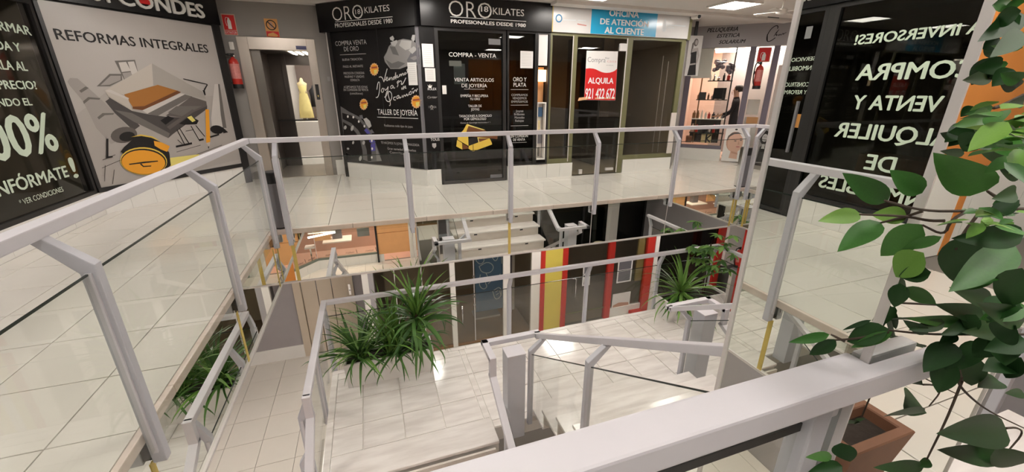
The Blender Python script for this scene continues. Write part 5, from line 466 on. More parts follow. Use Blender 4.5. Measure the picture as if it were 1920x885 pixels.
def desc_rail(label,X,bx):
    t=thing('stair_railing',label,'railing',(X,3.4,-2.15)); z0=-1.22
    obj('handrail',G().bar((X,3.41,-1.0),(X,3.41,z0-.02),.072,.055,(1,0,0)),M['paint'],t,bevel=.005)
    obj('handrail',G().bar((X,3.45,z0),(X,1.0,z0-2.45*S_),.072,.055,(1,0,0)),M['paint'],t,bevel=.005)
    for y in (3.2,2.2):
        z=z0-S_*(3.45-y); obj('post',G().ext([(X+bx-.028,y-.02,z-1.1),(X+bx+.028,y-.02,z-1.1),(X+bx+.028,y-.02,z-.2),(X+.02,y-.02,z-.03),(X-.02,y-.02,z-.03),(X+bx-.028,y-.02,z-.17)],(0,.05,0)),M['paint2'],t,bevel=.004)
    g=G().ext([(X+bx-.004,a_,b_) for a_,b_ in [(3.17,z0-S_*.28-1.0),(2.25,z0-S_*1.2-1.0),(2.25,z0-S_*1.2-.24),(3.17,z0-S_*.28-.24)]],(.008,0,0)); pn=obj('glass_pane',g,M['glass'],t)
    obj('pane_edge',G().ext([(X+bx-.004,3.17,z0-S_*.28-.24),(X+bx-.004,2.25,z0-S_*1.2-.24),(X+bx-.004,2.25,z0-S_*1.2-.23),(X+bx-.004,3.17,z0-S_*.28-.23)],(.008,0,0)),M['glass_edge'],pn)
desc_rail("white handrail turning down into the left descending stairs beside the newel post",.98,.09)
desc_rail("white handrail turning down into the right descending stairs beside the newel post",4.10,-.09)
desc_rail("white handrail dropping from the landing's left corner down the left stairs",-.78,-.08)
for X0,lb in ((1.14,"square grey newel box on the landing left of the middle stairs"),(3.74,"square grey newel box on the landing right of the middle stairs")):
    t=thing('newel_post',lb,'post',(X0+.1,3.47,LZ))
    obj('shaft',G().box(X0,X0+.205,3.385,3.57,LZ,-1.035),M['paint2'],t,bevel=.006); obj('cap',G().box(X0-.004,X0+.209,3.381,3.574,-1.034,-1.022),M['paint'],t,bevel=.004)
    obj('groove_strip',G().box(X0+.207,X0+.2095,3.44,3.455,LZ+.01,-1.05),M['gasket'],t); obj('groove_strip',G().box(X0+.207,X0+.2095,3.50,3.515,LZ+.01,-1.05),M['gasket'],t)
# ------------------------------------------------------------------ mirrored column
cx0,cx1,cy0,cy1=.904,1.475,.408,.737
t=thing('mirrored_column',"floor to ceiling mirrored column with white corner strips, behind the nearest handrail",'column',((cx0+cx1)/2,(cy0+cy1)/2,LOWZ))
obj('core',G().box(cx0+.012,cx1-.012,cy0+.012,cy1-.012,LOWZ,3.04),M['white'],t)
obj('mirror_panel',G().box(cx0+.004,cx0+.010,cy0+.017,cy1-.012,LOWZ,3.04),M['mirror'],t); obj('mirror_panel',G().box(cx0+.0045,cx1-.0045,cy0+.004,cy0+.010,LOWZ,3.04),M['mirror'],t)
obj('mirror_panel',G().box(cx1-.010,cx1-.004,cy0+.017,cy1-.012,LOWZ,3.04),M['mirror'],t); obj('mirror_panel',G().box(cx0+.026,cx1-.026,cy1-.010,cy1-.004,LOWZ,3.04),M['mirror'],t)
for sx,sy in ((0,0),(0,1),(1,0),(1,1)):
    X=cx1 if sx else cx0; Y=cy1 if sy else cy0; dx=-1 if sx else 1; dy=-1 if sy else 1
    hy=.004 if sy==0 else .026
    g=G().ext([(X,Y,LOWZ),(X+dx*hy,Y,LOWZ),(X+dx*hy,Y+dy*.004,LOWZ),(X+dx*.004,Y+dy*.004,LOWZ),(X+dx*.004,Y+dy*(.016 if sy==0 else .012),LOWZ),(X,Y+dy*(.016 if sy==0 else .012),LOWZ)],(0,0,6.94)); obj('corner_strip',g,M['alu'],t)
# ------------------------------------------------------------------ luminaires
def lum(x,y,z,sx,sy,m,label,group):
    t=thing('ceiling_light',label,'light',(x,y,z),group)
    g=G(); f=.025
    for b in ((x-sx,x+sx,y-sy,y-sy+f),(x-sx,x+sx,y+sy-f,y+sy),(x-sx,x-sx+f,y-sy+f,y+sy-f),(x+sx-f,x+sx,y-sy+f,y+sy-f)): g.box(*b,z-.035,z)
    obj('frame',g,M['white'],t); obj('diffuser',G().box(x-sx+f,x+sx-f,y-sy+f,y+sy-f,z-.025,z-.005),m,t)
ULN=['above the near end of the left walkway','above the middle of the left walkway','before the elevator alcove','before the gold shop','before the empty office','before the hair salon','above the near walkway behind the viewer, left','above the near walkway behind the viewer','above the near walkway, far right','above the near end of the right walkway','above the middle of the right walkway','added above the left half of the stair opening to light the landing','added above the right half of the stair opening to light the landing']
LLN=['under the left walkway, near end','under the left walkway, far end','before the white framed lower shop','before the yellow panel','before the lower glass at the spiky planter','before the apricot lower shop','under the viewer','under the near right walkway','under the right walkway']
UL=[(-2.3,.6),(-2.3,3.4),(-1.6,6.5),(1.0,6.35),(3.6,6.35),(6.2,6.2),(-.6,-.5),(1.9,-.5),(4.6,-.5),(7.4,1.2),(7.5,4.0),(.9,3.1),(4.0,3.1)]  # last two, over the stair opening, are added to light the landing
for (x,y),n_ in zip(UL,ULN): lum(x,y,3.04,.31,.31,M['lamp'],'square white ceiling light panel '+n_,'square ceiling lights')
for (x,y),n_ in zip([(-2.4,2.4),(-2.4,5.6),(.6,6.7),(3.4,6.7),(6.8,6.7),(-1.8,-.9),(1.2,-.9),(4.6,-.9),(7.6,2.5)],LLN): lum(x,y,-.73,.31,.31,M['lamp_low'],'square lower floor ceiling light '+n_,'lower ceiling lights')

t=thing('ceiling_fan',"small white ceiling fan hanging near the hair salon sign",'fan',(6.75,5.72,3.04))
fx,fy=6.75,5.72
obj('rod',G().tube([(fx,fy,3.04),(fx,fy,2.90)],.012,8),M['white'],t); obj('motor',G().lathe([(.03,-.04),(.085,-.02),(.085,.03),(.03,.05)],(fx,fy,2.875),14),M['white'],t,smooth=True)
for k in range(4):
    a=R(20+90*k); c,s_=math.cos(a),math.sin(a)
    def q(r,w_,z): return (fx+c*r-s_*w_,fy+s_*r+c*w_,z)
    obj('blade',G().hexa([q(.08,-.03,2.865),q(.42,-.055,2.855),q(.42,.055,2.875),q(.08,.03,2.875)],[q(.08,-.03,2.873),q(.42,-.055,2.863),q(.42,.055,2.883),q(.08,.03,2.883)]),M['white'],t)
o=obj('ceiling_vent',G().box(7.85,8.15,6.94,7.06,3.028,3.04),M['gasket'],None); tag(o,"small dark slot vent in the ceiling near the hair salon sign",'vent')
# ------------------------------------------------------------------ shop fronts
def room(k,u0,u1,z0,z1,dep,m,parent,name='interior',d0=-.06):
    g=G(); a=lambda u,z,d:P(k,u,z,d)
    g.poly([a(u0,z0,d0),a(u1,z0,d0),a(u1,z0,-dep),a(u0,z0,-dep)]); g.poly([a(u0,z1,d0),a(u1,z1,d0),a(u1,z1,-dep),a(u0,z1,-dep)])
    g.poly([a(u0,z0,d0),a(u0,z1,d0),a(u0,z1,-dep),a(u0,z0,-dep)]); g.poly([a(u1,z0,d0),a(u1,z1,d0),a(u1,z1,-dep),a(u1,z0,-dep)]); g.poly([a(u0,z0,-dep),a(u1,z0,-dep),a(u1,z1,-dep),a(u0,z1,-dep)])
    return obj(name,g,m,parent)
def plinth(k,u0,u1,z0,z1,d0,d1,parent,w=.33):
    n=max(1,round((u1-u0)/w)); s=(u1-u0)/n
    for i in range(n): pb('plinth_tile',k,u0+i*s+.0015,u0+(i+1)*s-.0015,z0,z1,d0,d1,M['plinth'],parent)
def pane(k,u0,u1,z0,z1,m,parent,d=-.03,name='glass_pane'): return pb(name,k,u0,u1,z0,z1,d-.006,d,m,parent)
def post_(k,u0,u1,z0,z1,m,parent,d0=-.06,d1=.0,name='frame_post'): return pb(name,k,u0,u1,z0,z1,d0,d1,m,parent,bevel=.004)
def texts(k,parent,cond,d,depth=0):
    for (pl,c,s,u0,u1,z0,z1,b,sh) in TEXTS:
        if pl==k and cond(s,u0,u1,z0): text(k,s,u0,u1,z0,z1,d,pr(c),parent,b,sh,depth)
def lines(k,parent,cond,d):
    for pl,c,u0,u1,z0,z1 in LINES:
        if pl==k and cond(u0,z0): obj('rule_line',ppoly(G(),k,[(u0,z0),(u1,z0),(u1,z1),(u0,z1)],d),pr(c),parent)
def graph(k,parent,cond,d,name='print'):
    i=0
    for pl,c,pts in GRAPH:
        if pl==k and cond(pts[0][0],pts[0][1],c):
            i+=1; obj(name,ppoly(G(),k,pts,d+i*.00025),pr(c),parent)
# --- left shop (black front, pale lettering, posters)
t=thing('estate_agency',"black shop front with large pale window lettering on the left walkway",'shop front',P('W2',3.4,0,0))
pb('sign_board','W2',-1.4,6.86,2.58,3.03,-.3,.05,M['black'],t); sb=pb('sign_board','W1',-.02,2.26,2.62,3.03,-.3,.05,M['black'],t)
texts('W1',sb,lambda s,u,v,z:s=='CONDES',.052,.02)
text('W1','INVEST',-.28+.34,.80,2.685,2.885,.052,pr('s'),sb,.012,0,.02)
g=G(); ppoly(g,'W1',[(1.10,2.74),(1.10,2.79),(1.165,2.83),(1.23,2.79),(1.23,2.74)],.0725); obj('house_emblem',g,pr('rd'),sb)
text('W2','INVESTCONDES',2.3,4.72,2.665,2.865,.052,pr('s'),t,.012,0,.02)
for u0,u1,z0,z1 in [(-1.3,1.9,.30,2.58),(1.98,3.79,.30,2.58),(3.87,4.80,.02,2.58),(4.90,6.84,.30,2.58)]:
    frame('window_frame','W2',u0,u1,z0,z1,.05,-.06,.0,M['blackm'],t); pane('W2',u0+.05,u1-.05,z0+.05,z1-.05,M['shopglass'] if u0>4.5 else M['smoked'],t)
post_('W2',1.9,1.98,0,2.58,M['blackm'],t); post_('W2',3.79,3.87,0,2.58,M['blackm'],t); post_('W2',4.80,4.90,0,2.58,M['blackm'],t)
plinth('W2',-1.3,3.79,0,.30,-.06,.0,t); plinth('W2',4.9,6.88,0,.30,-.06,.0,t); plinth('W1',0,2.24,0,.30,-.06,.0,t)
texts('W2',t,lambda s,u,v,z:True,-.027)
pb('door_sticker','W2',4.05,4.13,2.243,2.38,-.028,-.024,pr('d'),t); pb('colour_card','W2',3.90,4.02,1.17,1.34,-.028,-.024,pr('or'),t)
pb('door_handle','W2',3.97,4.0,.85,1.5,.0,.03,M['grey_plastic'],t)
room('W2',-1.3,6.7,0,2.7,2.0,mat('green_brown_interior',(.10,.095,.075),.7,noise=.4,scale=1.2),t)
pb('frame_post','W1',2.13,2.25,.0,2.62,-.3,.03,M['blackm'],t); pb('window_frame','W1',-.01,2.13,.30,.36,-.3,.02,M['blackm'],t); pb('window_frame','W1',-.01,.03,.36,2.62,-.3,.01,M['blackm'],t); pb('backing','W1',.03,2.13,.36,2.62,-.3,-.01,M['blackm'],t)
for (u,z,w_,h,mm) in [(5.3,.62,.9,.5,'brown'),(5.9,1.5,.6,.7,'brown'),(2.6,.5,1.0,.35,'wood'),(5.55,1.1,.08,.12,'orange_paint'),(.8,.5,1.2,.7,'brown')]:
    pb('display_unit','W2',u,u+w_,z-.3,z+h,-1.2,-.8,M[mm],t)
t=thing('poster',"large grey renovation poster reading REFORMAS INTEGRALES on the left shop",'poster',P('W1',1.08,.36,0))
sheet=pb('sheet','W1',.035,2.128,.362,2.60,-.008,.0,mat('poster_paper',(.47,.435,.41),.22,noise=.06,scale=1.2),t)
graph('W1',t,lambda u,z,c:True,.001); texts('W1',t,lambda s,u,v,z:s.startswith('REFORMAS'),.002)
# --- grey wall with lift
g=G(); pbox(g,'EL',-2.6,-1.96,0,3.04,-.12,0); pbox(g,'EL',-1.96,-.74,2.49,3.04,-.12,0); pbox(g,'EL',-.74,-.30,0,3.04,-.12,0); struct('wall_lift',g,M['wall_grey'])
g=pbox(G(),'EL',-.66,-.44,0,.30,0,.02); struct('baseboard_lift',g,M['plinth'])
t=thing('elevator',"open elevator with a steel door frame at the back of the left walkway",'elevator',(-1.35,8.9,0))
g=G(); pbox(g,'EL',-1.97,-1.80,0,2.49,-.15,.03); o=obj('door_jamb',g,M['steel'],t,.006); obj('door_jamb',pbox(G(),'EL',-.87,-.73,0,2.49,-.15,.03),M['steel'],t,.006); obj('lintel',pbox(G(),'EL',-1.80,-.87,2.29,2.49,-.15,.028),M['steel'],t,.004)
pb('floor_indicator','EL',-1.05,-.88,2.31,2.37,.028,.034,mat('blue_display',(.05,.05,.14),.3),t)
pb('threshold','EL',-1.80,-.87,-.0,.012,-.30,.03,M['steel'],t)
g=G(); pbox(g,'EL',-1.86,-1.80,0,2.35,-1.5,-.15); pbox(g,'EL',-1.80,-1.56,0,2.35,-1.5,-1.46); pbox(g,'EL',-1.56,-1.475,0,2.35,-1.5,-1.44); pbox(g,'EL',-1.475,-.84,2.12,2.35,-1.5,-1.46); pbox(g,'EL',-1.80,-.80,2.33,2.37,-1.5,-.15); obj('cabin_wall',g,mat('cabin_brown',(.06,.05,.045),.35),t)
obj('cabin_wall',pbox(G(),'EL',-.84,-.80,0,2.35,-1.5,-.15),M['steel'],t)
obj('cabin_floor',pbox(G(),'EL',-1.80,-.84,-.02,.004,-1.5,-.15),M['steel'],t)
for i in range(7): pb('ceiling_slat','EL',-1.28+i*.06,-1.245+i*.06,2.30,2.328,-1.2,-.3,M['lamp_shop'] if i%2 else M['steel'],t)
pb('cabin_handrail','EL',-1.80,-.84,.98,1.01,-1.42,-1.39,M['blackm'],t)
pb('door_leaf','EL',-1.80,-1.66,0,2.29,-.12,-.08,mat('dark_steel_door',(.22,.20,.18),.3,metal=.7),t)
pb('call_plate','EL',-.83,-.77,1.45,1.72,.03,.036,M['chrome'],t)
o=pb('button','EL',-.81,-.79,1.5,1.53,.036,.042,M['yellow'],t)
# bright boutique seen through the lift
t=thing('boutique_room',"brightly lit white boutique room seen through the open elevator",'room',(-.9,11.6,0))
g=G(); g.box(-2.2,1.2,13.0-.05,13.0-.02,0,2.6); g.box(-2.2,-2.15,10.45,12.95,0,2.6); g.box(1.1,1.15,10.45,12.95,0,2.6); obj('wall_panel',g,M['white'],t)
obj('floor_panel',G().box(-2.2,1.2,10.42,12.95,-.02,0),M['tile'],t); obj('ceiling_panel',G().box(-2.2,1.2,10.42,12.95,2.6,2.64),M['white'],t)
obj('lamp_or_fill_panel',G().box(-1.6,.6,11.2,12.2,2.57,2.595),mat('boutique_lamp',(1,.95,.9),.5,emit=7),t)
obj('dark_recess',G().box(-1.62,.6,12.80,12.94,.86,2.25),mat('recess_brown',(.16,.12,.10),.7),t)
def mannequin(x,y,z,lab,s=1):
    t=thing('mannequin',lab,'mannequin',(x,y,z))
    sc_=lambda l:[(a*s,b*s) for a,b in l]
    obj('torso',G().lathe(sc_([(.05,1.02),(.13,1.04),(.11,1.16),(.135,1.3),(.15,1.4),(.06,1.47),(.045,1.56),(.02,1.60)]),(x,y,z),14,1.2,.75),M['dress'],t,smooth=True)
    obj('dress',G().lathe(sc_([(.24,.12),(.22,.4),(.17,.8),(.115,1.12),(.14,1.3),(.11,1.36)]),(x,y,z),18,1.1,.8),mat('yellow_dress',(.78,.66,.26),.7,noise=.1,scale=12),t,smooth=True)
    obj('stand',G().lathe(sc_([(.16,0),(.16,.02),(.018,.03),(.018,.2)]),(x,y,z),12),M['chrome'],t)
o=obj('display_plinth',G().box(-1.85,-.4,11.9,12.75,0,.86),M['white'],None); tag(o,'low white display block carrying the dressed forms beyond the elevator','plinth')
mannequin(-1.45,12.25,.86,"headless dress form in a pale yellow gown beyond the elevator",.66)
t=thing('mannequin',"small dark dressed form right of the yellow gown beyond the elevator",'mannequin',(-1.22,12.4,.86))
obj('torso',G().lathe([(.09,.35),(.085,.6),(.10,.75),(.03,.83),(.02,.88)],(-1.22,12.4,.86),12,1.1,.7),M['cloth_black'],t,smooth=True); obj('stand',G().lathe([(.1,0),(.1,.02),(.012,.03),(.012,.36)],(-1.22,12.4,.86),10),M['chrome'],t)
# signs on the grey wall
def ext_sign(k,u0,u1,z0,z1,d,label,word=True):
    t=thing('extinguisher_sign',label,'sign',P(k,(u0+u1)/2,z0,d)); w=u1-u0;h=z1-z0
    pb('plate',k,u0,u1,z0,z1,d,d+.006,pr('or') if False else mat('sign_edge',(.62,.42,.33),.5),t)
    zz=z0+h*(.24 if word else .06)
    obj('red_field',ppoly(G(),k,[(u0+w*.06,zz),(u1-w*.06,zz),(u1-w*.06,z1-h*.05),(u0+w*.06,z1-h*.05)],d+.0065),pr('rd'),t)
    cx=u0+w*.5
    obj('pictogram',ppoly(G(),k,[(cx-w*.13,zz+h*.05),(cx+w*.14,zz+h*.05),(cx+w*.14,zz+h*.42),(cx+w*.07,zz+h*.52),(cx+w*.05,zz+h*.58),(cx-w*.05,zz+h*.58),(cx-w*.07,zz+h*.52),(cx-w*.13,zz+h*.42)],d+.007),pr('w'),t)
    g=G(); ribbon(g,k,smooth_pts([(cx-w*.02,zz+h*.58),(cx-w*.2,zz+h*.6),(cx-w*.27,zz+h*.4),(cx-w*.2,zz+h*.2)]),w*.035,d+.007); obj('pictogram',g,pr('w'),t)
    if word:
        obj('word_band',ppoly(G(),k,[(u0+w*.05,z0+h*.03),(u1-w*.05,z0+h*.03),(u1-w*.05,z0+h*.21),(u0+w*.05,z0+h*.21)],d+.0065),pr('rd'),t); text(k,'EXTINTOR',u0+w*.08,u1-w*.08,z0+h*.06,z0+h*.18,d+.007,pr('w'),t)
ext_sign('EL',-2.125,-1.925,2.505,2.83,.0,"red fire extinguisher sign reading EXTINTOR left above the elevator frame")
t=thing('no_use_sign',"small beige prohibition sign with a black circle above the elevator door",'sign',P('EL',-1.37,2.5,0))
pb('plate','EL',-1.49,-1.285,2.50,2.79,0,.006,pr('or'),t); 
g=G(); c=(-1.39,2.69)
for i in range(24):
    a,b=2*math.pi*i/24,2*math.pi*(i+1)/24; ppoly(g,'EL',[(c[0]+r*math.cos(x),c[1]+r*math.sin(x)) for r,x in ((.082,a),(.082,b),(.066,b),(.066,a))],.0065)
ribbon(g,'EL',[(c[0]-.05,c[1]+.05),(c[0]+.05,c[1]-.05)],.016,.0068); obj('prohibition_ring',g,pr('k'),t)
g=G(); ppoly(g,'EL',[(c[0]-.02,c[1]-.05),(c[0]+.02,c[1]-.05),(c[0]+.025,c[1]+.02),(c[0]+.01,c[1]+.05),(c[0]-.02,c[1]+.05),(c[0]-.03,c[1]+.0)],.0064); obj('figure_mark',g,pr('sk2'),t)
g=G(); ppoly(g,'EL',[(-1.485,2.505),(-1.29,2.505),(-1.29,2.59),(-1.485,2.59)],.0066); obj('text_band',g,pr('rd'),t); g=G(); ppoly(g,'EL',[(-1.47,2.515),(-1.33,2.51),(-1.30,2.53),(-1.38,2.575),(-1.46,2.55)],.0069); obj('text_band',g,pr('or'),t)
o=pb('wall_alarm','EL',-2.09,-2.02,2.27,2.40,0,.04,M['white'],None,.015); tag(o,"small white oval alarm unit on the grey wall above the extinguisher",'alarm')
def extinguisher(x,y,z,lab,s=1,N=(0,-1)):
    t=thing('fire_extinguisher',lab,'extinguisher',(x,y,z))
    obj('cylinder',G().lathe([(.07,.0),(.078,.02),(.078,.40),(.06,.45),(.025,.475),(.025,.49)],(x,y,z),16),M['red'],t,smooth=True)
    obj('base_ring',G().lathe([(.082,-.02),(.082,.05),(.079,.05)],(x,y,z),16),M['gasket'],t)
    obj('valve',G().lathe([(.022,.485),(.022,.535),(.012,.54)],(x,y,z),8).box(x-.07,x+.03,y-.012,y+.012,z+.535,z+.55).box(x-.06,x+.02,y-.01,y+.01,z+.505,z+.518),M['gasket'],t)
    obj('gauge',G().lathe([(.016,0),(.016,.012)],(x+.03,y+N[1]*.02,z+.5),8),M['chrome'],t)
    hp=smooth_pts3([(x-.02,y,z+.51),(x-.13,y,z+.54),(x-.16,y,z+.38),(x-.14,y,z+.15),(x-.09,y,z+.06)])
    obj('hose',G().tube(hp,.012,8),M['gasket'],t,smooth=True)
    g=G(); g.lathe([(.0785,.14),(.0785,.38)],(x,y,z),16); g.f=g.f[:-2]; 
    g.f=[f for i,f in enumerate(g.f) if 16*0.5<=i<16*1.0] if N[1]<0 else g.f
    lb=obj('label',g,mat('red_label',(.62,.22,.20),.5,noise=.35,scale=30),t)
    obj('wall_bracket',G().box(x-.03,x+.03,y-N[1]*.07,y-N[1]*.11,z+.30,z+.36),M['gasket'],t)
def smooth_pts3(p,it=2):
    for _ in range(it):
        o=[p[0]]
        for a,b in zip(p,p[1:]): o+=[tuple(a[i]*.75+b[i]*.25 for i in range(3)),tuple(a[i]*.25+b[i]*.75 for i in range(3))]
        p=o+[p[-1]]
    return p
extinguisher(-2.06,8.80,1.66,"red fire extinguisher on the grey wall left of the elevator")
o=pb('wall_switch','EL',-.60,-.55,1.78,1.86,0,.012,M['wall_grey2'],None); tag(o,"small square switch plate on the grey wall right of the elevator",'switch')
# --- gold shop
t=thing('gold_shop',"black gold-buying shop front reading ORO 18 KILATES in the middle of the back",'shop front',(1.2,7.3,0))
s1=pb('sign_board','OL',-.17,1.95,2.58,3.03,-.3,.06,M['black'],t); s2=pb('sign_board','FR',.99,3.255,2.59,3.03,-.3,.05,M['black'],t)
texts('OL',s1,lambda s,u,v,z:z>2.58,.063); lines('OL',s1,lambda u,z:z>2.58,.063); texts('FR',s2,lambda s,u,v,z:z>2.58 and u<3.2,.053,.006); lines('FR',s2,lambda u,z:z>2.58 and u<3.2,.054)
for k,c,dd in (('OL',None,.063),('FR',None,.055)):
    pass
pnl=pb('printed_panel','OL',.03,1.90,.30,2.58,-.05,.0,M['black'],t)
pb('panel_joint','OL',1.09,1.096,.30,2.58,.0,.002,M['gasket'],t); pb('frame_post','OL',-.05,.03,0,2.58,-.1,.01,M['blackm'],t); pb('corner_strip','OL',1.90,1.925,.30,2.58,-.05,.012,M['grey_plastic'],t); pb('edge_strip','OL',-.075,-.05,0,2.58,-.05,.012,M['alu'],t)
graph('OL',pnl,lambda u,z,c:True,.001); texts('OL',pnl,lambda s,u,v,z:z<2.58,.009); lines('OL',pnl,lambda u,z:z<2.58,.009)
for i,(pl,c,w_,pts) in enumerate(STROKES):
    if pl=='OL': g=G(); ribbon(g,'OL',smooth_pts(pts),.014,.010); obj('script_lettering',g,pr(c),pnl)
plinth('OL',0,1.95,0,.285,-.10,.0,t); plinth('FR',.95,1.19,0,.285,-.10,0,t); plinth('FR',2.45,3.26,0,.27,-.10,0,t)
cp=pb('printed_panel','FR',.955,1.20,.285,2.59,-.05,-.0,M['black'],t)
texts('FR',cp,lambda s,u,v,z:s in('ROLEX','Cartier','OMEGA','TOUS'),.002)
g=G(); ppoly(g,'FR',[(1.055,1.66),(1.10,1.66),(1.115,1.71),(1.09,1.685),(1.078,1.72),(1.066,1.685),(1.04,1.71)],.002); obj('crown_mark',g,pr('w'),cp)
g=G(); ribbon(g,'FR',smooth_pts([(1.065,1.31),(1.085,1.315),(1.06,1.35),(1.085,1.385),(1.11,1.35),(1.088,1.315),(1.11,1.31)]),.01,.002); obj('omega_mark',g,pr('w'),cp)
g=G(); ppoly(g,'FR',[(1.055,.745),(1.055,.69),(1.09,.655),(1.125,.69),(1.125,.745)],.002); obj('shield_mark',g,pr('g'),cp)
frame('door_frame','FR',1.20,2.42,0,2.59,.055,-.09,.005,M['blackm'],t)
dr=pane('FR',1.255,2.365,.02,2.535,M['smoked'],t,d=-.04,name='glass_door')
frame('window_frame','FR',2.45,3.0,.27,2.59,.03,-.09,.0,M['blackm'],t); wp=pane('FR',2.48,2.97,.30,2.56,M['smoked'],t,d=-.035)
texts('FR',dr,lambda s,u,v,z:z<2.58 and 1.2<u<2.4,-.037); lines('FR',dr,lambda u,z:z<2.58 and u<2.4,-.037); graph('FR',dr,lambda u,z,c:u<2.6,-.037)
texts('FR',wp,lambda s,u,v,z:z<2.58 and 2.4<u<3.0,-.032); lines('FR',wp,lambda u,z:z<2.58 and 2.4<u<3.0,-.032)
pb('door_sticker','FR',1.29,1.36,1.56,1.70,-.039,-.036,pr('w'),dr); pb('lock_plate','FR',2.12,2.35,.06,.12,-.04,-.03,M['grey_plastic'],dr)
pb('door_closer','FR',2.12,2.33,2.36,2.45,-.04,-.02,pr('d'),dr)
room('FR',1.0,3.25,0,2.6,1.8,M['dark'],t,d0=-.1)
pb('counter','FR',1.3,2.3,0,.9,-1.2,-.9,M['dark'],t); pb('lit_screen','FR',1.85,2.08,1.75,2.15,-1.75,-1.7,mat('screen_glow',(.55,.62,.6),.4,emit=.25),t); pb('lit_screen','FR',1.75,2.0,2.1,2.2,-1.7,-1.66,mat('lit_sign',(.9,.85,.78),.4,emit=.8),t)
# showcase pillar
frame('showcase_frame','FR',3.0,3.255,.27,2.59,.03,-.2,.01,M['blackm'],t)
pb('showcase_panel','FR',3.03,3.21,2.05,2.57,-.05,-.01,M['paper'],t); pb('showcase_panel','FR',3.03,3.21,1.36,2.03,-.20,-.15,M['orange_soft'],t); pb('showcase_lamp','FR',3.035,3.205,1.78,1.98,-.14,-.03,mat('warm_lamp',(1,.72,.42),.4,emit=2.2),t)
frame('display_frame','FR',3.03,3.215,.36,1.42,.02,-.12,.0,M['white'],t); pb('display_back','FR',3.05,3.195,.38,1.40,-.19,-.14,M['white'],t)
for i,z in enumerate((.42,.66,.92,1.16)): pb('display_item','FR',3.06+.03*(i%2),3.13+.04*(i%2),z,z+.17,-.13,-.08,M[('chrome','grey_plastic','dress','blue_panel')[i]],t)
for (k,u0,u1,z0,z1,d,lb) in [('FR',.985,1.165,1.98,2.33,.0,"upper white notice taped to the black strip left of the gold shop door"),('FR',1.01,1.18,1.76,1.965,.0,"lower white notice under another on the strip left of the gold shop door"),('OL',1.70,1.885,1.70,2.05,.011,"white notice taped over the script lettering on the gold shop panel"),('FR',2.70,2.94,2.0,2.28,-.031,"white card sign on the narrow window right of the gold shop door")]:
    t2=thing('notice',lb,'paper',P(k,(u0+u1)/2,z0,d)); pb('sheet',k,u0,u1,z0,z1,d+.001,d+.003,M['paper'],t2)
    g=G()
    for i in range(9): ppoly(g,k,[(u0+.02,z1-.03-i*(z1-z0)*.09),(u1-.03,z1-.03-i*(z1-z0)*.09),(u1-.03,z1-.034-i*(z1-z0)*.09),(u0+.02,z1-.034-i*(z1-z0)*.09)],d+.0034)
    obj('faint_text',g,pr('g'),t2)
# --- customer office
t=thing('customer_office',"empty office with olive frames and a blue OFICINA DE ATENCIÓN AL CLIENTE sign",'shop front',(4.7,7.29,0))
sb=pb('sign_board','FR',3.262,6.20,2.60,3.04,-.3,.04,mat('office_sign_white',(.62,.61,.60),.18),t)
pb('sign_side','FR',6.20,6.27,2.58,3.03,-.3,.04,M['olive'],t); pb('sign_edge','FR',3.255,3.275,2.60,3.04,-.3,.045,M['yellow'],t)
obj('blue_field',ppoly(G(),'FR',[(4.025,2.605),(5.44,2.605),(5.44,3.04),(4.025,3.04)],.041),mat('blue_print',PC['bl'],.18),sb)
texts('FR',sb,lambda s,u,v,z:z>2.58 and u>3.3,.043,.004)
g=G(); c=(3.385,2.815)
for i in range(20):
    a,b=2*math.pi*i/20,2*math.pi*(i+1)/20; ppoly(g,'FR',[(c[0]+r*math.cos(x),c[1]+r*math.sin(x)) for r,x in ((.066,a),(.066,b),(.045,b),(.045,a))],.042)
obj('ring_emblem',g,pr('bl2'),sb)
g=G(); ppoly(g,'FR',[(3.47,2.79),(3.72,2.795),(3.72,2.808),(3.47,2.804)],.042); ppoly(g,'FR',[(3.76,2.797),(3.92,2.80),(3.92,2.814),(3.76,2.81)],.042); obj('faint_wordmark',g,pr('wl'),sb)
g=G(); ppoly(g,'FR',[(3.75,2.735),(3.93,2.72),(3.94,2.735),(3.75,2.755)],.042); obj('red_swoosh',g,pr('lp'),sb)
g=G(); ppoly(g,'FR',[(5.58,2.72),(5.60,2.72),(5.60,2.87),(5.58,2.87)],.042); ppoly(g,'FR',[(5.61,2.70),(5.635,2.70),(5.635,2.93),(5.61,2.93)],.042); ppoly(g,'FR',[(5.645,2.72),(5.665,2.72),(5.665,2.85),(5.645,2.85)],.042); ppoly(g,'FR',[(5.70,2.815),(6.12,2.815),(6.12,2.835),(5.70,2.83)],.042); ppoly(g,'FR',[(5.70,2.775),(5.85,2.775),(5.85,2.79),(5.70,2.79)],.042); obj('faint_wordmark',g,pr('wl'),sb)
for u0,u1 in ((3.26,3.30),(3.715,3.80),(4.86,4.98),(6.12,6.22)): post_('FR',u0,u1,.0 if u0>3.5 else .27,2.60,M['olive'],t)
for u0,u1,z in ((3.30,3.715,.27),(4.98,6.12,.27)): pb('bottom_rail','FR',u0,u1,z,z+.09,-.06,.0,M['olive'],t,.004)
for u0,u1 in ((3.30,3.715),(3.80,4.86),(4.98,6.12)): pb('top_rail','FR',u0,u1,2.55,2.60,-.06,0,M['olive'],t)
pb('door_seal','FR',3.70,3.716,.3,2.56,.0,.006,M['alu'],t); pb('door_seal','FR',4.84,4.862,.02,2.56,.0,.006,M['alu'],t); pb('door_seal','FR',6.0,6.012,.36,2.2,-.2,-.19,M['alu'],t); pb('door_seal','FR',5.86,5.868,.36,2.3,-.2,-.19,M['alu'],t)
for u0,u1,z0 in ((3.30,3.715,.36),(3.81,4.85,.02),(4.98,6.12,.36)): pane('FR',u0,u1,z0,2.55,M['shopglass'],t)
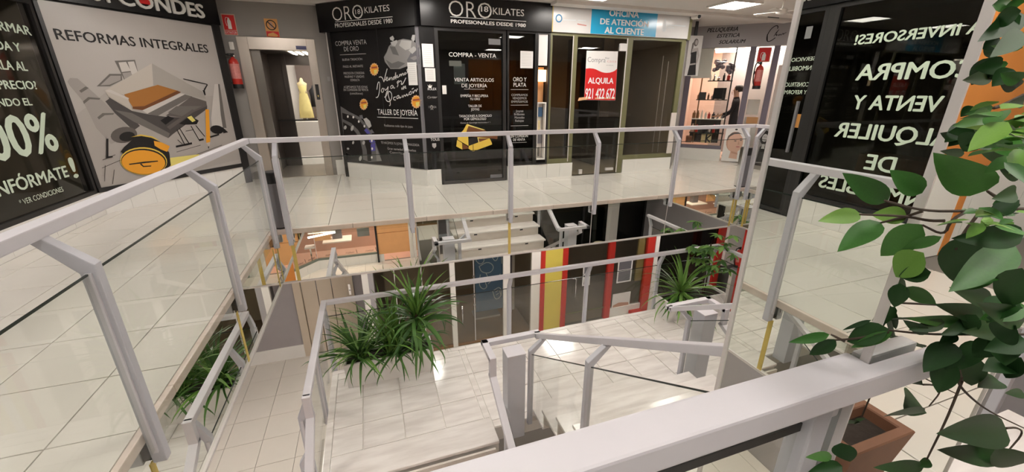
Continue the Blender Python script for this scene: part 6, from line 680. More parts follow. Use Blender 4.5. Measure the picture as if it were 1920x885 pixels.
pb('door_lock','FR',3.98,4.05,.03,.12,-.03,.01,M['alu'],t); pb('lock_plate','FR',4.6,4.78,.07,.12,-.03,.005,M['alu'],t); pb('hinge_cover','FR',4.70,4.84,2.34,2.47,-.03,.01,M['paper'],t)
plinth('FR',3.262,3.82,0,.27,-.10,.005,t,.28); pb('plinth_slab','FR',5.0,6.22,0,.27,-.10,.005,M['plinth'],t)
room('FR',3.27,6.2,0,2.9,2.6,M['brown'],t,d0=-.1); pb('back_counter','FR',5.2,6.1,0,1.0,-2.2,-1.7,M['dark'],t); pb('inner_partition','FR',4.9,4.95,0,2.8,-2.6,-1.0,M['dark'],t)
t=thing('rental_poster',"red and white ALQUILA poster with phone number on the office door",'poster',P('FR',4.36,1.46,-.03))
obj('sheet',ppoly(G(),'FR',[(4.015,1.46),(4.71,1.45),(4.68,2.333),(4.007,2.325)],-.026),M['paper'],t)
obj('red_field',ppoly(G(),'FR',[(4.018,1.462),(4.707,1.452),(4.689,2.03),(4.65,1.995),(4.60,1.972),(4.535,1.956),(4.47,1.951),(4.414,1.953),(4.35,1.965),(4.292,1.985),(4.235,2.006),(4.171,2.021),(4.09,2.025),(4.011,2.017)],-.0255),pr('rd'),t)
texts('FR',t,lambda s,u,v,z:z<2.4 and u>3.9,-.025)
g=G(); ppoly(g,'FR',[(3.90,1.50),(4.12,1.52),(4.13,1.49),(4.06,1.465),(3.88,1.44)],-.0245); ppoly(g,'FR',[(4.25,1.50),(4.7,1.50),(4.72,1.48),(4.25,1.475)],-.0245); obj('tape',g,pr('o4'),t)
o=pb('leaning_board','FR',6.06,6.19,.36,1.20,.02,.04,mat('pale_board',(.66,.60,.55),.5),None); tag(o,"pale narrow board standing against the right end of the empty office",'board')
t=thing('security_camera',"white dome-nosed security camera at the right end of the blue sign",'camera',(6.22,7.12,3.0))
obj('housing',G().tube([(6.22,7.20,2.985),(6.21,7.02,2.965)],.045,12),M['white'],t); obj('lens',G().tube([(6.21,7.019,2.965),(6.2095,7.012,2.964)],.034,12),M['gasket'],t); obj('bracket',G().box(6.20,6.24,7.14,7.26,2.97,3.03),M['blackm'],t)
# --- hair salon on the splayed right face
t=thing('hair_salon',"hair salon front with a grey PELUQUERIA ESTETICA SOLARIUM sign on the right",'shop front',P('SA',.9,0,0))
sb=pb('sign_board','SA',-.05,3.0,2.58,3.05,-.2,.03,mat('salon_sign_grey',(.37,.355,.365),.35),t); texts('SA',sb,lambda s,u,v,z:True,.032)
for pl,c,w_,pts in STROKES:
    if pl=='SA': g=G(); ribbon(g,'SA',smooth_pts(pts),w_*1.3,.033); obj('script_lettering',g,pr(c),sb)
graph('SA',sb,lambda u,z,c:True,.033)
post_('SA',-.06,.07,0,2.58,M['purple'],t,-.08,.02); post_('SA',1.24,1.36,0,2.58,M['purple'],t,-.08,.02); post_('SA',1.70,1.82,0,2.58,M['purple'],t,-.08,.02); post_('SA',2.9,3.0,0,2.58,M['purple'],t,-.08,.02)
pb('bottom_rail','SA',.07,.99,.28,.36,-.08,.02,M['purple'],t); pb('plinth_slab','SA',.06,1.0,0,.28,-.1,.03,M['plinth'],t); post_('SA',.955,.985,.36,2.58,M['blackm'],t,-.06,-.02)
pb('inner_post','SA',.30,.33,.36,2.0,-.5,-.46,M['wood'],t)
pane('SA',.07,.955,.36,2.58,M['glass'],t); pane('SA',1.36,1.70,.05,2.58,M['glass'],t); pb('wall_panel','SA',.07,.50,1.93,2.58,-.12,-.06,M['white'],t)
room('SA',.0,3.0,0,2.7,2.3,M['pink'],t,d0=-.12)
pb('lamp_or_fill_panel','SA',.5,2.2,2.62,2.66,-1.9,-.6,M['lamp_shop'],t); pb('back_opening','SA',1.15,1.6,0,2.1,-2.28,-2.2,mat('cream_door',(.74,.58,.42),.5),t)
pb('shelf','SA',.45,1.0,1.86,1.88,-.62,-.35,M['glass_edge'],t); pb('shelf','SA',.2,1.0,.96,.98,-.62,-.3,M['white'],t); pb('shelf','SA',.2,1.0,.62,.64,-.62,-.3,M['glass_edge'],t)
pb('cabinet_back','SA',.2,.9,.36,.95,-.75,-.7,M['dark'],t); pb('shelf','SA',.25,.95,1.42,1.44,-.62,-.35,M['glass_edge'],t)
pb('display_panel','SA',1.40,1.68,.36,1.05,-.35,-.3,M['paper'],t); pb('display_panel','SA',1.40,1.66,1.1,1.45,-.4,-.36,M['white'],t); pb('display_panel','SA',1.44,1.68,.90,1.05,-.3,-.27,M['orange_soft'],t)
pb('display_panel','SA',1.9,2.4,.4,2.2,-.5,-.45,M['white'],t)
ext_sign('SA',1.40,1.66,2.25,2.56,-.022,"red fire extinguisher pictogram sign on the salon's right glass",word=False)
p=P('SA',1.49,1.70,.12); extinguisher(p.x,p.y,1.70,"red fire extinguisher hanging on the salon's right window, beneath its sign")
rnd=random.Random(3)
cols=[('pink',M['pink']),('white',M['white']),('black',M['cloth_black']),('amber',M['wood']),('silver',M['chrome']),('red',M['red'])]
GR={'1.88':"upper salon shelf",'1.44':"middle salon shelf",'0.98':"lower salon counter",'0.64':"lowest salon shelf"}
for zi,(z,us) in enumerate([(1.88,[.5,.58,.68,.80,.90]),(1.44,[.30,.40,.52,.62,.74,.86]),(.98,[.25,.34,.43,.52,.60,.70,.80,.9]),(.64,[.26,.36,.55,.66,.76,.86])]):
    for ui,u in enumerate(us):
        nm,mm=rnd.choice(cols); p=P('SA',u,z,-.46); hh=rnd.uniform(.10,.22); r=rnd.uniform(.022,.04)
        o=obj('bottle',G().lathe([(r,0),(r,hh*.7),(r*.45,hh*.8),(r*.45,hh)],(p.x,p.y,z),8),mm,None,origin=(p.x,p.y,z))
        tag(o,"small %s bottle, %s from the left on the %s"%(nm,['first','second','third','fourth','fifth','sixth','seventh','eighth'][ui],GR['%.2f'%z]),'bottle','salon products on the shelves')
for u,z,w_,h,mm,lb in [(.30,1.44,.16,.17,'blackm',"black framed box on the middle salon shelf, left end"),(.62,1.45,.28,.26,'cloth_black',"large dark handbag shape on the middle salon shelf"),(.56,2.1,.20,.22,'purple',"purple flower bunch hanging left at the top of the salon window"),(.80,2.05,.16,.20,'purple',"purple flower bunch hanging right at the top of the salon window"),(.50,.38,.24,.22,'dress',"cream gift box with a dark ribbon cross low in the salon window"),(.14,.37,.14,.16,'terracotta',"small reddish box low at the left of the salon window")]:
    g=G()
    if 'flower' in lb:
        for i in range(14):
            p=P('SA',u+rnd.uniform(0,w_),z+rnd.uniform(0,h),-.4+rnd.uniform(-.05,.05)); g.lathe([(.01,-.05),(.055,-.02),(.05,.03),(.01,.05)],p,6)
    else: pbox(g,'SA',u,u+w_,z,z+h,-.55,-.38)
    p=P('SA',u+w_/2,z,-.45); o=obj('flower_bunch' if 'flower' in lb else ('handbag' if 'handbag' in lb else 'box'),g,M[mm],None,origin=p); tag(o,lb,'flowers' if 'flower' in lb else ('bag' if 'bag' in lb else 'box'))
    if 'ribbon' in lb:
        g=G(); pbox(g,'SA',u+w_*.42,u+w_*.58,z,z+h,-.379,-.375); ribbon(g,'SA',[(u+w_*.55,z+h*.5),(u+w_*.9,z+h*.9)],.03,-.374); ribbon(g,'SA',[(u+w_*.55,z+h*.5),(u+w_*.9,z+h*.1)],.03,-.374); obj('ribbon',g,M['cloth_black'],o)
# floor posters by the salon
t=thing('face_poster',"white standing poster of a woman's face on the floor before the salon",'poster',P('SA',1.29,0,.10))
k='SA'; d=.11
pb('board',k,1.035,1.535,.02,.83,.085,.10,M['paper'],t)
def el(cx,cz,rx,rz,n=18,a0=0,a1=360): return [(cx+rx*math.cos(R(a0+(a1-a0)*i/n)),cz+rz*math.sin(R(a0+(a1-a0)*i/n))) for i in range(n)]
for i,(c,pts) in enumerate([('sk2',el(1.245,.49,.165,.235)),('sk',el(1.275,.46,.165,.225)),('p4',[(1.08,.50),(1.10,.62),(1.18,.70),(1.30,.715),(1.40,.67),(1.33,.68),(1.22,.665),(1.13,.60),(1.10,.52)]),('sk',[(1.19,.10),(1.21,.30),(1.36,.26),(1.37,.08)]),('sk2',[(1.22,.27),(1.36,.23),(1.37,.19),(1.23,.22)]),
   ('p4',el(1.27,.51,.028,.012,10)),('p4',el(1.385,.53,.022,.012,10)),('p4',[(1.23,.545),(1.30,.56),(1.30,.55),(1.23,.535)]),('p4',[(1.36,.575),(1.41,.57),(1.41,.56),(1.36,.565)]),('sk2',[(1.34,.52),(1.37,.43),(1.33,.425)]),('lp',el(1.345,.375,.042,.018,12)),('k',el(1.25,.775,.03,.018,10)),('k',el(1.455,.24,.025,.02,10)),('k',el(1.445,.10,.035,.03,10))]):
    obj('print',ppoly(G(),k,pts,.1005+i*.0003),pr(c),t)
t=thing('portrait_poster',"narrow black and white portrait poster on the floor behind the right corner bin",'poster',P('SA',1.86,0,.10))
pb('board',k,1.76,1.96,.02,.83,.085,.10,pr('d1'),t)
for i,(c,pts) in enumerate([('k',el(1.86,.62,.09,.16)),('d2',el(1.865,.61,.055,.09)),('k',[(1.78,.05),(1.80,.40),(1.86,.46),(1.93,.38),(1.95,.05)]),('d2',[(1.84,.47),(1.88,.47),(1.90,.36),(1.83,.36)]),('k',el(1.85,.63,.012,.007,8)),('k',el(1.885,.63,.01,.007,8)),('k',el(1.868,.565,.016,.006,8))]): obj('print',ppoly(G(),k,pts,.1005+i*.0003),pr(c),t)
# hanging banner
PL['BA']=plane((6.63,7.69),(1,-.25)); k='BA'
t=thing('hanging_banner',"black and white fashion banner hanging beside the salon sign",'banner',P(k,.17,1.95,0))
pb('panel',k,.0,.30,1.94,2.73,-.012,0,mat('banner_paper',(.50,.48,.46),.5),t); pb('bracket',k,.10,.16,2.73,3.0,-.02,.0,M['blackm'],t)
for i,(c,pts) in enumerate([('p4',el(.16,2.60,.05,.075)),('p3',el(.17,2.60,.03,.05)),('p4',[(.08,2.58),(.12,2.62),(.11,2.40),(.07,2.36)]),('p3',[(.10,2.48),(.22,2.50),(.27,2.35),(.25,2.20),(.22,2.20),(.23,2.34),(.20,2.40),(.09,2.38)]),('k',[(.08,2.40),(.20,2.43),(.22,2.22),(.25,1.96),(.06,1.95),(.09,2.2)]),('p3',[(.08,2.18),(.21,2.20),(.215,2.17),(.08,2.15)])]): obj('print',ppoly(G(),k,pts,.0004+i*.0003),pr(c),t)
# return wall between office and salon
struct('wall_return',G().ext([(6.27,7.32,0),(7.45,8.6,0),(7.40,8.66,0),(6.22,7.38,0)],(0,0,3.04)),mat('return_wall',(.30,.28,.27),.6))
# corner bins
for x,lb in ((-1.13,"grey cylindrical bin with a black top at the left railing corner"),(6.28,"grey cylindrical bin with a black top at the right railing corner")):
    y=5.47; t=thing('waste_bin',lb,'bin',(x,y,0))
    obj('body',G().lathe([(.088,.01),(.092,.03),(.092,.56),(.088,.565)],(x,y,0),20),M['grey_plastic'],t,smooth=False)
    obj('hood',G().lathe([(.092,.565),(.094,.575),(.094,.69),(.085,.70)],(x,y,0),20),M['gasket'],t); obj('foot_ring',G().lathe([(.08,0),(.09,.0),(.09,.03)],(x,y,0),20),M['gasket'],t)
    obj('chrome_strip',G().box(x-.105,x-.088,y-.035,y+.035,.02,.69),M['chrome'],t)
# ------------------------------------------------------------------ lower floor, far side
Z0=LOWZ
g=G(); pbox(g,'LE',-3.5,-1.81,Z0,-.73,-.1,0); pbox(g,'LE',-.63,-.20,Z0,-.73,-.1,0); pbox(g,'LE',-1.81,-.63,Z0+2.41,-.73,-.1,0); struct('wall_lift_lower',g,M['wall_grey2'])
g=G(); pbox(g,'LE',-3.5,-1.76,Z0,Z0+.30,0,.02); pbox(g,'LE',-.70,-.2,Z0,Z0+.30,0,.02); struct('baseboard_lower',g,M['plinth'])
struct('wall_lower_left',G().box(-3.6,-3.5,-3,8.6,Z0,-.73),M['wall_grey2']); struct('wall_lower_return',G().box(-.30,-.20,7.85,8.6,Z0,-.73),M['wall_grey2'])
t=thing('elevator',"closed beige elevator doors on the lower floor, seen under the far walkway",'elevator',(-1.25,8.6,Z0))
bei=mat('beige_door_metal',(.62,.53,.42),.45,metal=.1,noise=.05,scale=3)
pb('door_jamb','LE',-1.80,-1.66,Z0,-1.5,-.05,.04,bei,t,.004); pb('door_jamb','LE',-.78,-.64,Z0,-1.5,-.05,.05,bei,t,.004); pb('lintel','LE',-1.66,-.78,-1.68,-1.5,-.05,.04,bei,t)
for i in range(3): pb('door_leaf','LE',-1.65+i*.293,-1.372+i*.293,Z0+.01,-1.69,-.04-.01*i,-.02+.008*i,bei,t,.004)
pb('call_plate','LE',-.74,-.70,-2.55,-2.3,.05,.056,M['chrome'],t); pb('button','LE',-.726,-.712,-2.45,-2.43,.056,.062,M['gasket'],t)
t=thing('glazed_shop',"dark glazed shop front with white frames and a blue poster on the lower floor",'shop front',(1.5,7.85,Z0))
wf=M['white']
for u0,u1 in ((-.42,-.30),(1.34,1.45),(2.54,2.70),(3.22,3.44)): post_('LF',u0,u1,Z0,-.73,wf,t,-.08,.0)
pb('bottom_rail','LF',-.3,1.34,Z0,Z0+.06,-.07,-.01,M['wood'],t); pb('top_rail','LF',-.3,3.25,-.80,-.73,-.07,0,wf,t); pb('bottom_rail','LF',1.45,2.54,Z0,Z0+.04,-.07,-.01,M['wood'],t)
for u0,u1 in ((-.30,.20),(.215,.74),(.755,1.34),(1.45,1.86),(1.875,2.54),(2.70,3.22)): pane('LF',u0,u1,Z0+.06,-.80,M['shopglass'],t)
for u in (.2075,.7475,1.8675): pb('glass_joint','LF',u-.008,u+.008,Z0+.06,-.80,-.035,-.026,M['alu'],t)
for z in (-2.2,-2.32,-2.9,-2.7): pb('hinge','LF',1.84,1.89,z-.02,z+.02,-.03,-.015,M['chrome'],t)
obj('door_handle',G().tube([P('LF',1.57,-2.85,.04),P('LF',1.57,-3.28,.04)],.016,8).tube([P('LF',1.57,-2.9,.04),P('LF',1.57,-2.9,-.03)],.01,6).tube([P('LF',1.57,-3.22,.04),P('LF',1.57,-3.22,-.03)],.01,6),M['chrome'],t,smooth=True)
pb('lock','LF',1.47,1.52,-2.82,-2.72,-.03,-.012,M['chrome'],t)
bp=pb('blue_poster','LF',1.90,2.54,-3.12,-1.2,-.06,-.05,M['blue_panel'],t)
g=G()
for q in [[(1.93,-1.55),(2.0,-1.42),(2.1,-1.45),(2.12,-1.6),(2.02,-1.66),(1.93,-1.55)],[(2.0,-1.7),(2.2,-1.6),(2.35,-1.75),(2.25,-1.9),(2.05,-1.85),(2.0,-1.7)],[(2.25,-1.3),(2.35,-1.25),(2.45,-1.5),(2.38,-1.65),(2.28,-1.5),(2.25,-1.3)],[(2.35,-1.3),(2.5,-1.35),(2.52,-1.7)],[(2.02,-1.9),(1.98,-2.15),(2.08,-2.28),(2.18,-2.22),(2.12,-2.1),(2.2,-2.0),(2.15,-1.88)],[(2.2,-2.15),(2.3,-2.05),(2.42,-2.1),(2.48,-1.95)],[(2.3,-2.35),(2.48,-2.25),(2.52,-2.5),(2.36,-2.6),(2.3,-2.35)],[(2.37,-2.38),(2.43,-2.35)],[(2.38,-2.46),(2.44,-2.43)],[(2.46,-2.36),(2.50,-2.5)]]: ribbon(g,'LF',smooth_pts([(a,b-.3) for a,b in q]),.018,-.049)
obj('line_drawing',g,pr('wl'),bp)
for i,(u,z) in enumerate([(2.75,-1.6),(2.85,-2.4),(2.95,-1.9)]): pb('hanging_strip','LF',u,u+.10,Z0+.3,-.9,-.5-.1*i,-.48-.1*i,M[('paper','purple','alu')[i]],t)
room('LF',-.3,3.3,Z0,-.75,2.8,M['brown'],t,d0=-.09); obj('shop_floor',ppoly(G(),'LF',[(0,0),(1,0),(1,1)],0) if False else G().box(-.28,3.28,7.95,10.6,Z0,Z0+.01),mat('tan_floor',(.40,.27,.16),.4,noise=.1,scale=3),t)
pb('display_unit','LF',.0,1.1,Z0+.5,Z0+1.6,-2.2,-1.8,M['brown'],t); pb('inner_ledge','LF',1.9,2.5,-3.36,-3.32,-.5,-.12,M['wall_grey2'],t)
t=thing('red_framed_shop',"lower shop front with a yellow panel and red frames, under the far walkway",'shop front',(5,7.85,Z0))
post_('LF',3.44,3.55,Z0,-.73,M['red'],t,-.08,.03); pb('yellow_panel','LF',3.55,4.0,Z0,-.73,-.04,.0,M['yellow_panel'],t); post_('LF',4.0,4.13,Z0,-.73,M['red'],t,-.08,.03)
for u0,u1 in ((5.24,5.40),(6.34,6.56)): post_('LF',u0,u1,Z0,-.73,M['red'],t,-.08,.03)
pb('yellow_panel','LF',6.12,6.34,Z0+.9,-.73,-.1,-.05,mat('ochre_panel',(.40,.31,.12),.5),t); post_('LF',6.58,6.70,Z0,-.73,wf,t,-.08,.02)
pane('LF',4.13,5.24,Z0+.02,-.80,M['shopglass'],t); pane('LF',5.40,6.34,Z0+.25,-.80,M['shopglass'],t); pane('LF',6.70,8.62,Z0+.25,-.80,M['smoked'],t)
pb('glass_joint','LF',4.13,5.24,Z0+.30,Z0+.33,-.03,-.02,M['olive'],t); pb('bottom_rail','LF',5.40,8.62,Z0,Z0+.25,-.08,.0,M['plinth'],t)
obj('door_handle',G().tube([P('LF',4.26,-2.62,.0),P('LF',4.36,-2.62,.05),P('LF',4.36,-3.1,.05)],.016,8),M['chrome'],t,smooth=True)
post_('LF',8.62,8.84,Z0,-.73,M['red'],t,-.08,.03); room('LF',4.0,8.7,Z0,-.75,2.4,M['brown'],t,d0=-.09); pb('dark_blind','LF',6.72,8.6,-2.4,-.8,-.12,-.1,M['dark'],t)
pb('slanted_sill','LF',6.0,6.34,Z0+.02,Z0+.1,.0,.5,M['red'],t)
g=G(); g.box(8.66,8.84,7.0,7.12,Z0,-.73); obj('frame_post',g,M['red'],t); obj('frame_post',G().box(8.35,8.66,6.95,7.1,Z0,Z0+.12),M['red'],t)
for (u0,u1,z0,z1,lb) in [(4.57,4.78,-2.88,-2.27,"white framed notice on the lower glass door between red frames"),(5.55,5.98,-2.96,-2.29,"double framed notice on the lower glass left of the ochre strip"),(5.48,6.02,-3.73,-3.26,"pale paper sheet taped low on the lower glass right of the red post")]:
    t2=thing('notice',lb,'paper',P('LF',(u0+u1)/2,z0,-.02))
    if 'pale' in lb:
        pb('sheet','LF',u0,u1,z0,z1,-.024,-.021,M['paper'],t2); obj('picture',ppoly(G(),'LF',[(u0+.02,z0+.04),(u1-.02,z0+.02),(u1-.04,z0+.16),(u0+.2,z0+.20),(u0+.04,z0+.14)],-.0205),pr('sk2'),t2)
    else:
        pb('sheet','LF',u0,u1,z0,z1,-.026,-.023,pr('d3'),t2); frame('white_border','LF',u0,u1,z0,z1,.035,-.023,-.02,M['paper'],t2); pb('white_border','LF',u0,u1,(z0+z1)/2-.02,(z0+z1)/2+.02,-.023,-.02,M['paper'],t2)
        if '4.57' in str(u0): obj('picture',ppoly(G(),'LF',[(u0+.05,z0+.05),(u1-.05,z0+.05),(u1-.03,z0+.25),((u0+u1)/2,z0+.18),(u0+.03,z0+.25)],-.0195),pr('w'),t2)
t=thing('side_partition',"white side wall with a grey ledge at the far right of the lower floor",'partition',(9.1,7.5,Z0)); obj('panel',G().box(8.86,9.5,7.4,7.5,Z0,-2.9),M['white'],t); obj('ledge',G().box(8.86,9.5,7.2,7.5,-2.9,-2.84),M['wall_grey2'],t); obj('panel',G().box(8.86,9.5,7.75,7.85,-2.9,-.73),M['white'],t)
extinguisher(9.02,7.45,-2.80,"red fire extinguisher standing on the grey ledge of the lower floor, far right",1)
# right side of the lower floor, mirrored in the fascia
t=thing('glazed_partition',"dark green glazed partition of the lower floor under the near right walkway",'shop front',(8,-1.5,Z0))
PL['NR']=plane((9.6,-1.5),(-1,0))
for u0,u1 in ((.0,1.35),(1.40,2.6),(2.65,4.2),(4.25,5.6)):
    pane('NR',u0,u1,Z0+.1,-.8,M['green_glass'],t)
for u in (0,1.35,2.6,4.2,5.6): post_('NR',u,u+.06,Z0,-.73,M['blackm'],t,-.06,.02)
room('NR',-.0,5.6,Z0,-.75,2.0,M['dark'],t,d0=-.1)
o=obj('column',G().box(7.75,8.05,-1.2,-.95,Z0,-.73),M['white'],None); o.name='pillar_lower'; tag(o,"white square pillar of the lower floor seen mirrored under the far walkway",'pillar')
t=thing('plant_tub',"round pale tub with dark soil on the lower floor, seen mirrored",'tub',(7.25,-.7,Z0)); obj('tub',G().lathe([(.20,0),(.25,.55),(.235,.55),(.22,.5)],(7.25,-.7,Z0),20),mat('cream_tub',(.66,.62,.42),.5),t,smooth=True); obj('soil',G().lathe([(.222,.48),(.222,.505)],(7.25,-.7,Z0),20),M['soil'],t)
# ------------------------------------------------------------------ lower near shop (seen in the mirrored fascia)
t=thing('apricot_shop',"apricot and white shop front under the near walkway, seen in the mirrored fascia",'shop front',(0,-2.85,Z0))
PL['NC']=plane((-1.95,-2.85),(-.75,.85))
plinth('NL',-.10,1.95,Z0,Z0+.30,-.06,.02,t,.4); plinth('NC',0,.95,Z0,Z0+.30,-.06,.02,t,.4)
for k,u0,u1 in (('NL',.10,1.95),('NC',0,.95)):
    pb('bottom_rail',k,u0,u1,Z0+.30,Z0+.36,-.05,.03,mat('green_grey_frame',(.16,.19,.16),.4),t); pane(k,u0,u1,Z0+.36,-1.0,M['glass'],t); pb('glass_joint',k,u0,u0+.02,Z0+.36,-1.0,-.03,-.02,M['alu'],t)
    pb('top_rail',k,u0,u1,-1.0,-.73,-.06,.02,M['white'],t)
    n=3 if k=='NL' else 2
    for i in range(n):
        a=u0+.12+i*.62 if k=='NL' else u0+.1+i*.45
        text(k,'nohoi',a,a+.26,Z0+.41,Z0+.48,-.022,pr('p5'),t,.0,.2,flip=True); g=G(); ribbon(g,k,[(a-.09,Z0+.40),(a-.07,Z0+.52)],.015,-.022); obj('slash_mark',g,pr('p5'),t)
for i in range(2): pb('door_panel','NL',-.97+i*0,.06,Z0+.28+i*.75,Z0+1.02+i*1.8,-.05,.05-.01*i,M['orange_soft'],t,.01)
pb('frame_post','NL',.06,.12,Z0,-.73,-.1,.08,M['blackm'],t); pb('frame_post','NL',-1.02,-.97,Z0,-.73,-.1,.08,M['white'],t); pb('wall_panel','NL',-1.5,-1.02,Z0,-.73,-.1,.0,M['white'],t); pb('frame_post','NL',-1.62,-1.5,Z0,-.73,-.1,.05,mat('grey_green_post',(.30,.33,.29),.5),t)
room('NL',-1.0,4.0,Z0,-.75,1.7,mat('rosy_interior',(.55,.36,.29),.6,noise=.1,scale=2),t,d0=-.1); pb('wall_panel','NC',.95,1.6,Z0,-.73,-.1,.03,M['orange_paint'],t); pb('wall_panel','NL',1.5,2.0,Z0+.9,-1.0,-.25,-.2,M['orange_soft'],t)
pb('desk','NL',.9,1.8,Z0+.7,Z0+.74,-1.0,-.4,M['white'],t); pb('display_screen','NL',.3,.7,Z0+.75,Z0+1.05,-.7,-.66,mat('slate_screen',(.20,.26,.28),.3),t); pb('display_stand','NL',1.2,1.5,Z0+.74,Z0+1.2,-.9,-.7,M['grey_plastic'],t)
pb('lamp_or_fill_panel','NL',-.6,1.8,-.80,-.77,-1.4,-.5,M['lamp_shop'],t)  # glowing panel added inside to brighten the lower near shop
t2=thing('reflected_tube',"glowing white tube standing in for a glass reflection in the lower near shop, seen mirrored",'lamp',(-1.7,-3.1,-2.75)); obj('tube',G().tube([(-2.05,-2.25,-2.60),(-1.28,-2.4,-2.55)],.028,10),M['tube'],t2); obj('housing',G().box(-2.05,-1.28,-2.42,-2.38,-2.53,-2.50),M['white'],t2); obj('hanger',G().box(-1.67,-1.65,-2.41,-2.39,-2.5,-.73),M['alu'],t2)  # tube stands in for a reflection in the glass; housing and hanger are added
t2=thing('stool',"small white stool with a pale seat in the lower near shop window, seen mirrored",'stool',(-2.15,-2.95,Z0)); obj('seat',G().box(-2.30,-2.0,-3.15,-2.85,Z0+.72,Z0+.77),M['paper'],t2,.01); obj('leg',G().box(-2.17,-2.13,-3.02,-2.98,Z0+.02,Z0+.72),M['chrome'],t2); obj('base',G().box(-2.28,-2.02,-3.12,-2.88,Z0,Z0+.02),M['chrome'],t2)
# ------------------------------------------------------------------ shops behind the viewer (seen in the mirrored column)
t=thing('orange_shop',"orange panelled shop wall with a white base, seen in the mirrored column at the right",'shop front',(5,-1.45,0))
for i in range(5): pb('orange_panel','NS',-8.6+i*.95,-7.67+i*.95,.92,2.75,-.04,.03 if i%2 else .0,M['orange_paint'],t,.006)
for i in range(5): pb('white_panel','NS',-8.6+i*.95,-7.66+i*.95,0,.90,-.05,.02,M['plinth'],t)
pb('orange_strip','NS',-5.62,-5.52,.0,.92,.0,.03,M['orange_paint'],t); pb('sign_band','NS',-8.6,-3.85,2.75,3.04,-.05,.04,M['white'],t)
g=G(); pbox(g,'NS',-3.85,3.5,0,.9,-.1,0); pbox(g,'NS',-3.85,3.5,2.6,3.04,-.1,0); pbox(g,'NS',-3.85,-2.4,.9,2.6,-.1,0); pbox(g,'NS',2.4,3.5,.9,2.6,-.1,0); struct('wall_front',g,M['wall_grey2'])
w1=struct('window_1',frame('window_frame','NS',-2.4,2.4,.9,2.6,.06,-.08,.02,M['blackm'],None) and pbox(G(),'NS',-2.34,2.34,.96,2.54,-.05,-.044),M['smoked']); 
for o in list(bpy.data.objects):
    if o.name=='window_frame' and o.parent is None: o.parent=w1
room('NS',-2.4,2.4,.8,2.7,1.5,M['dark'],w1,name='interior',d0=-.1)
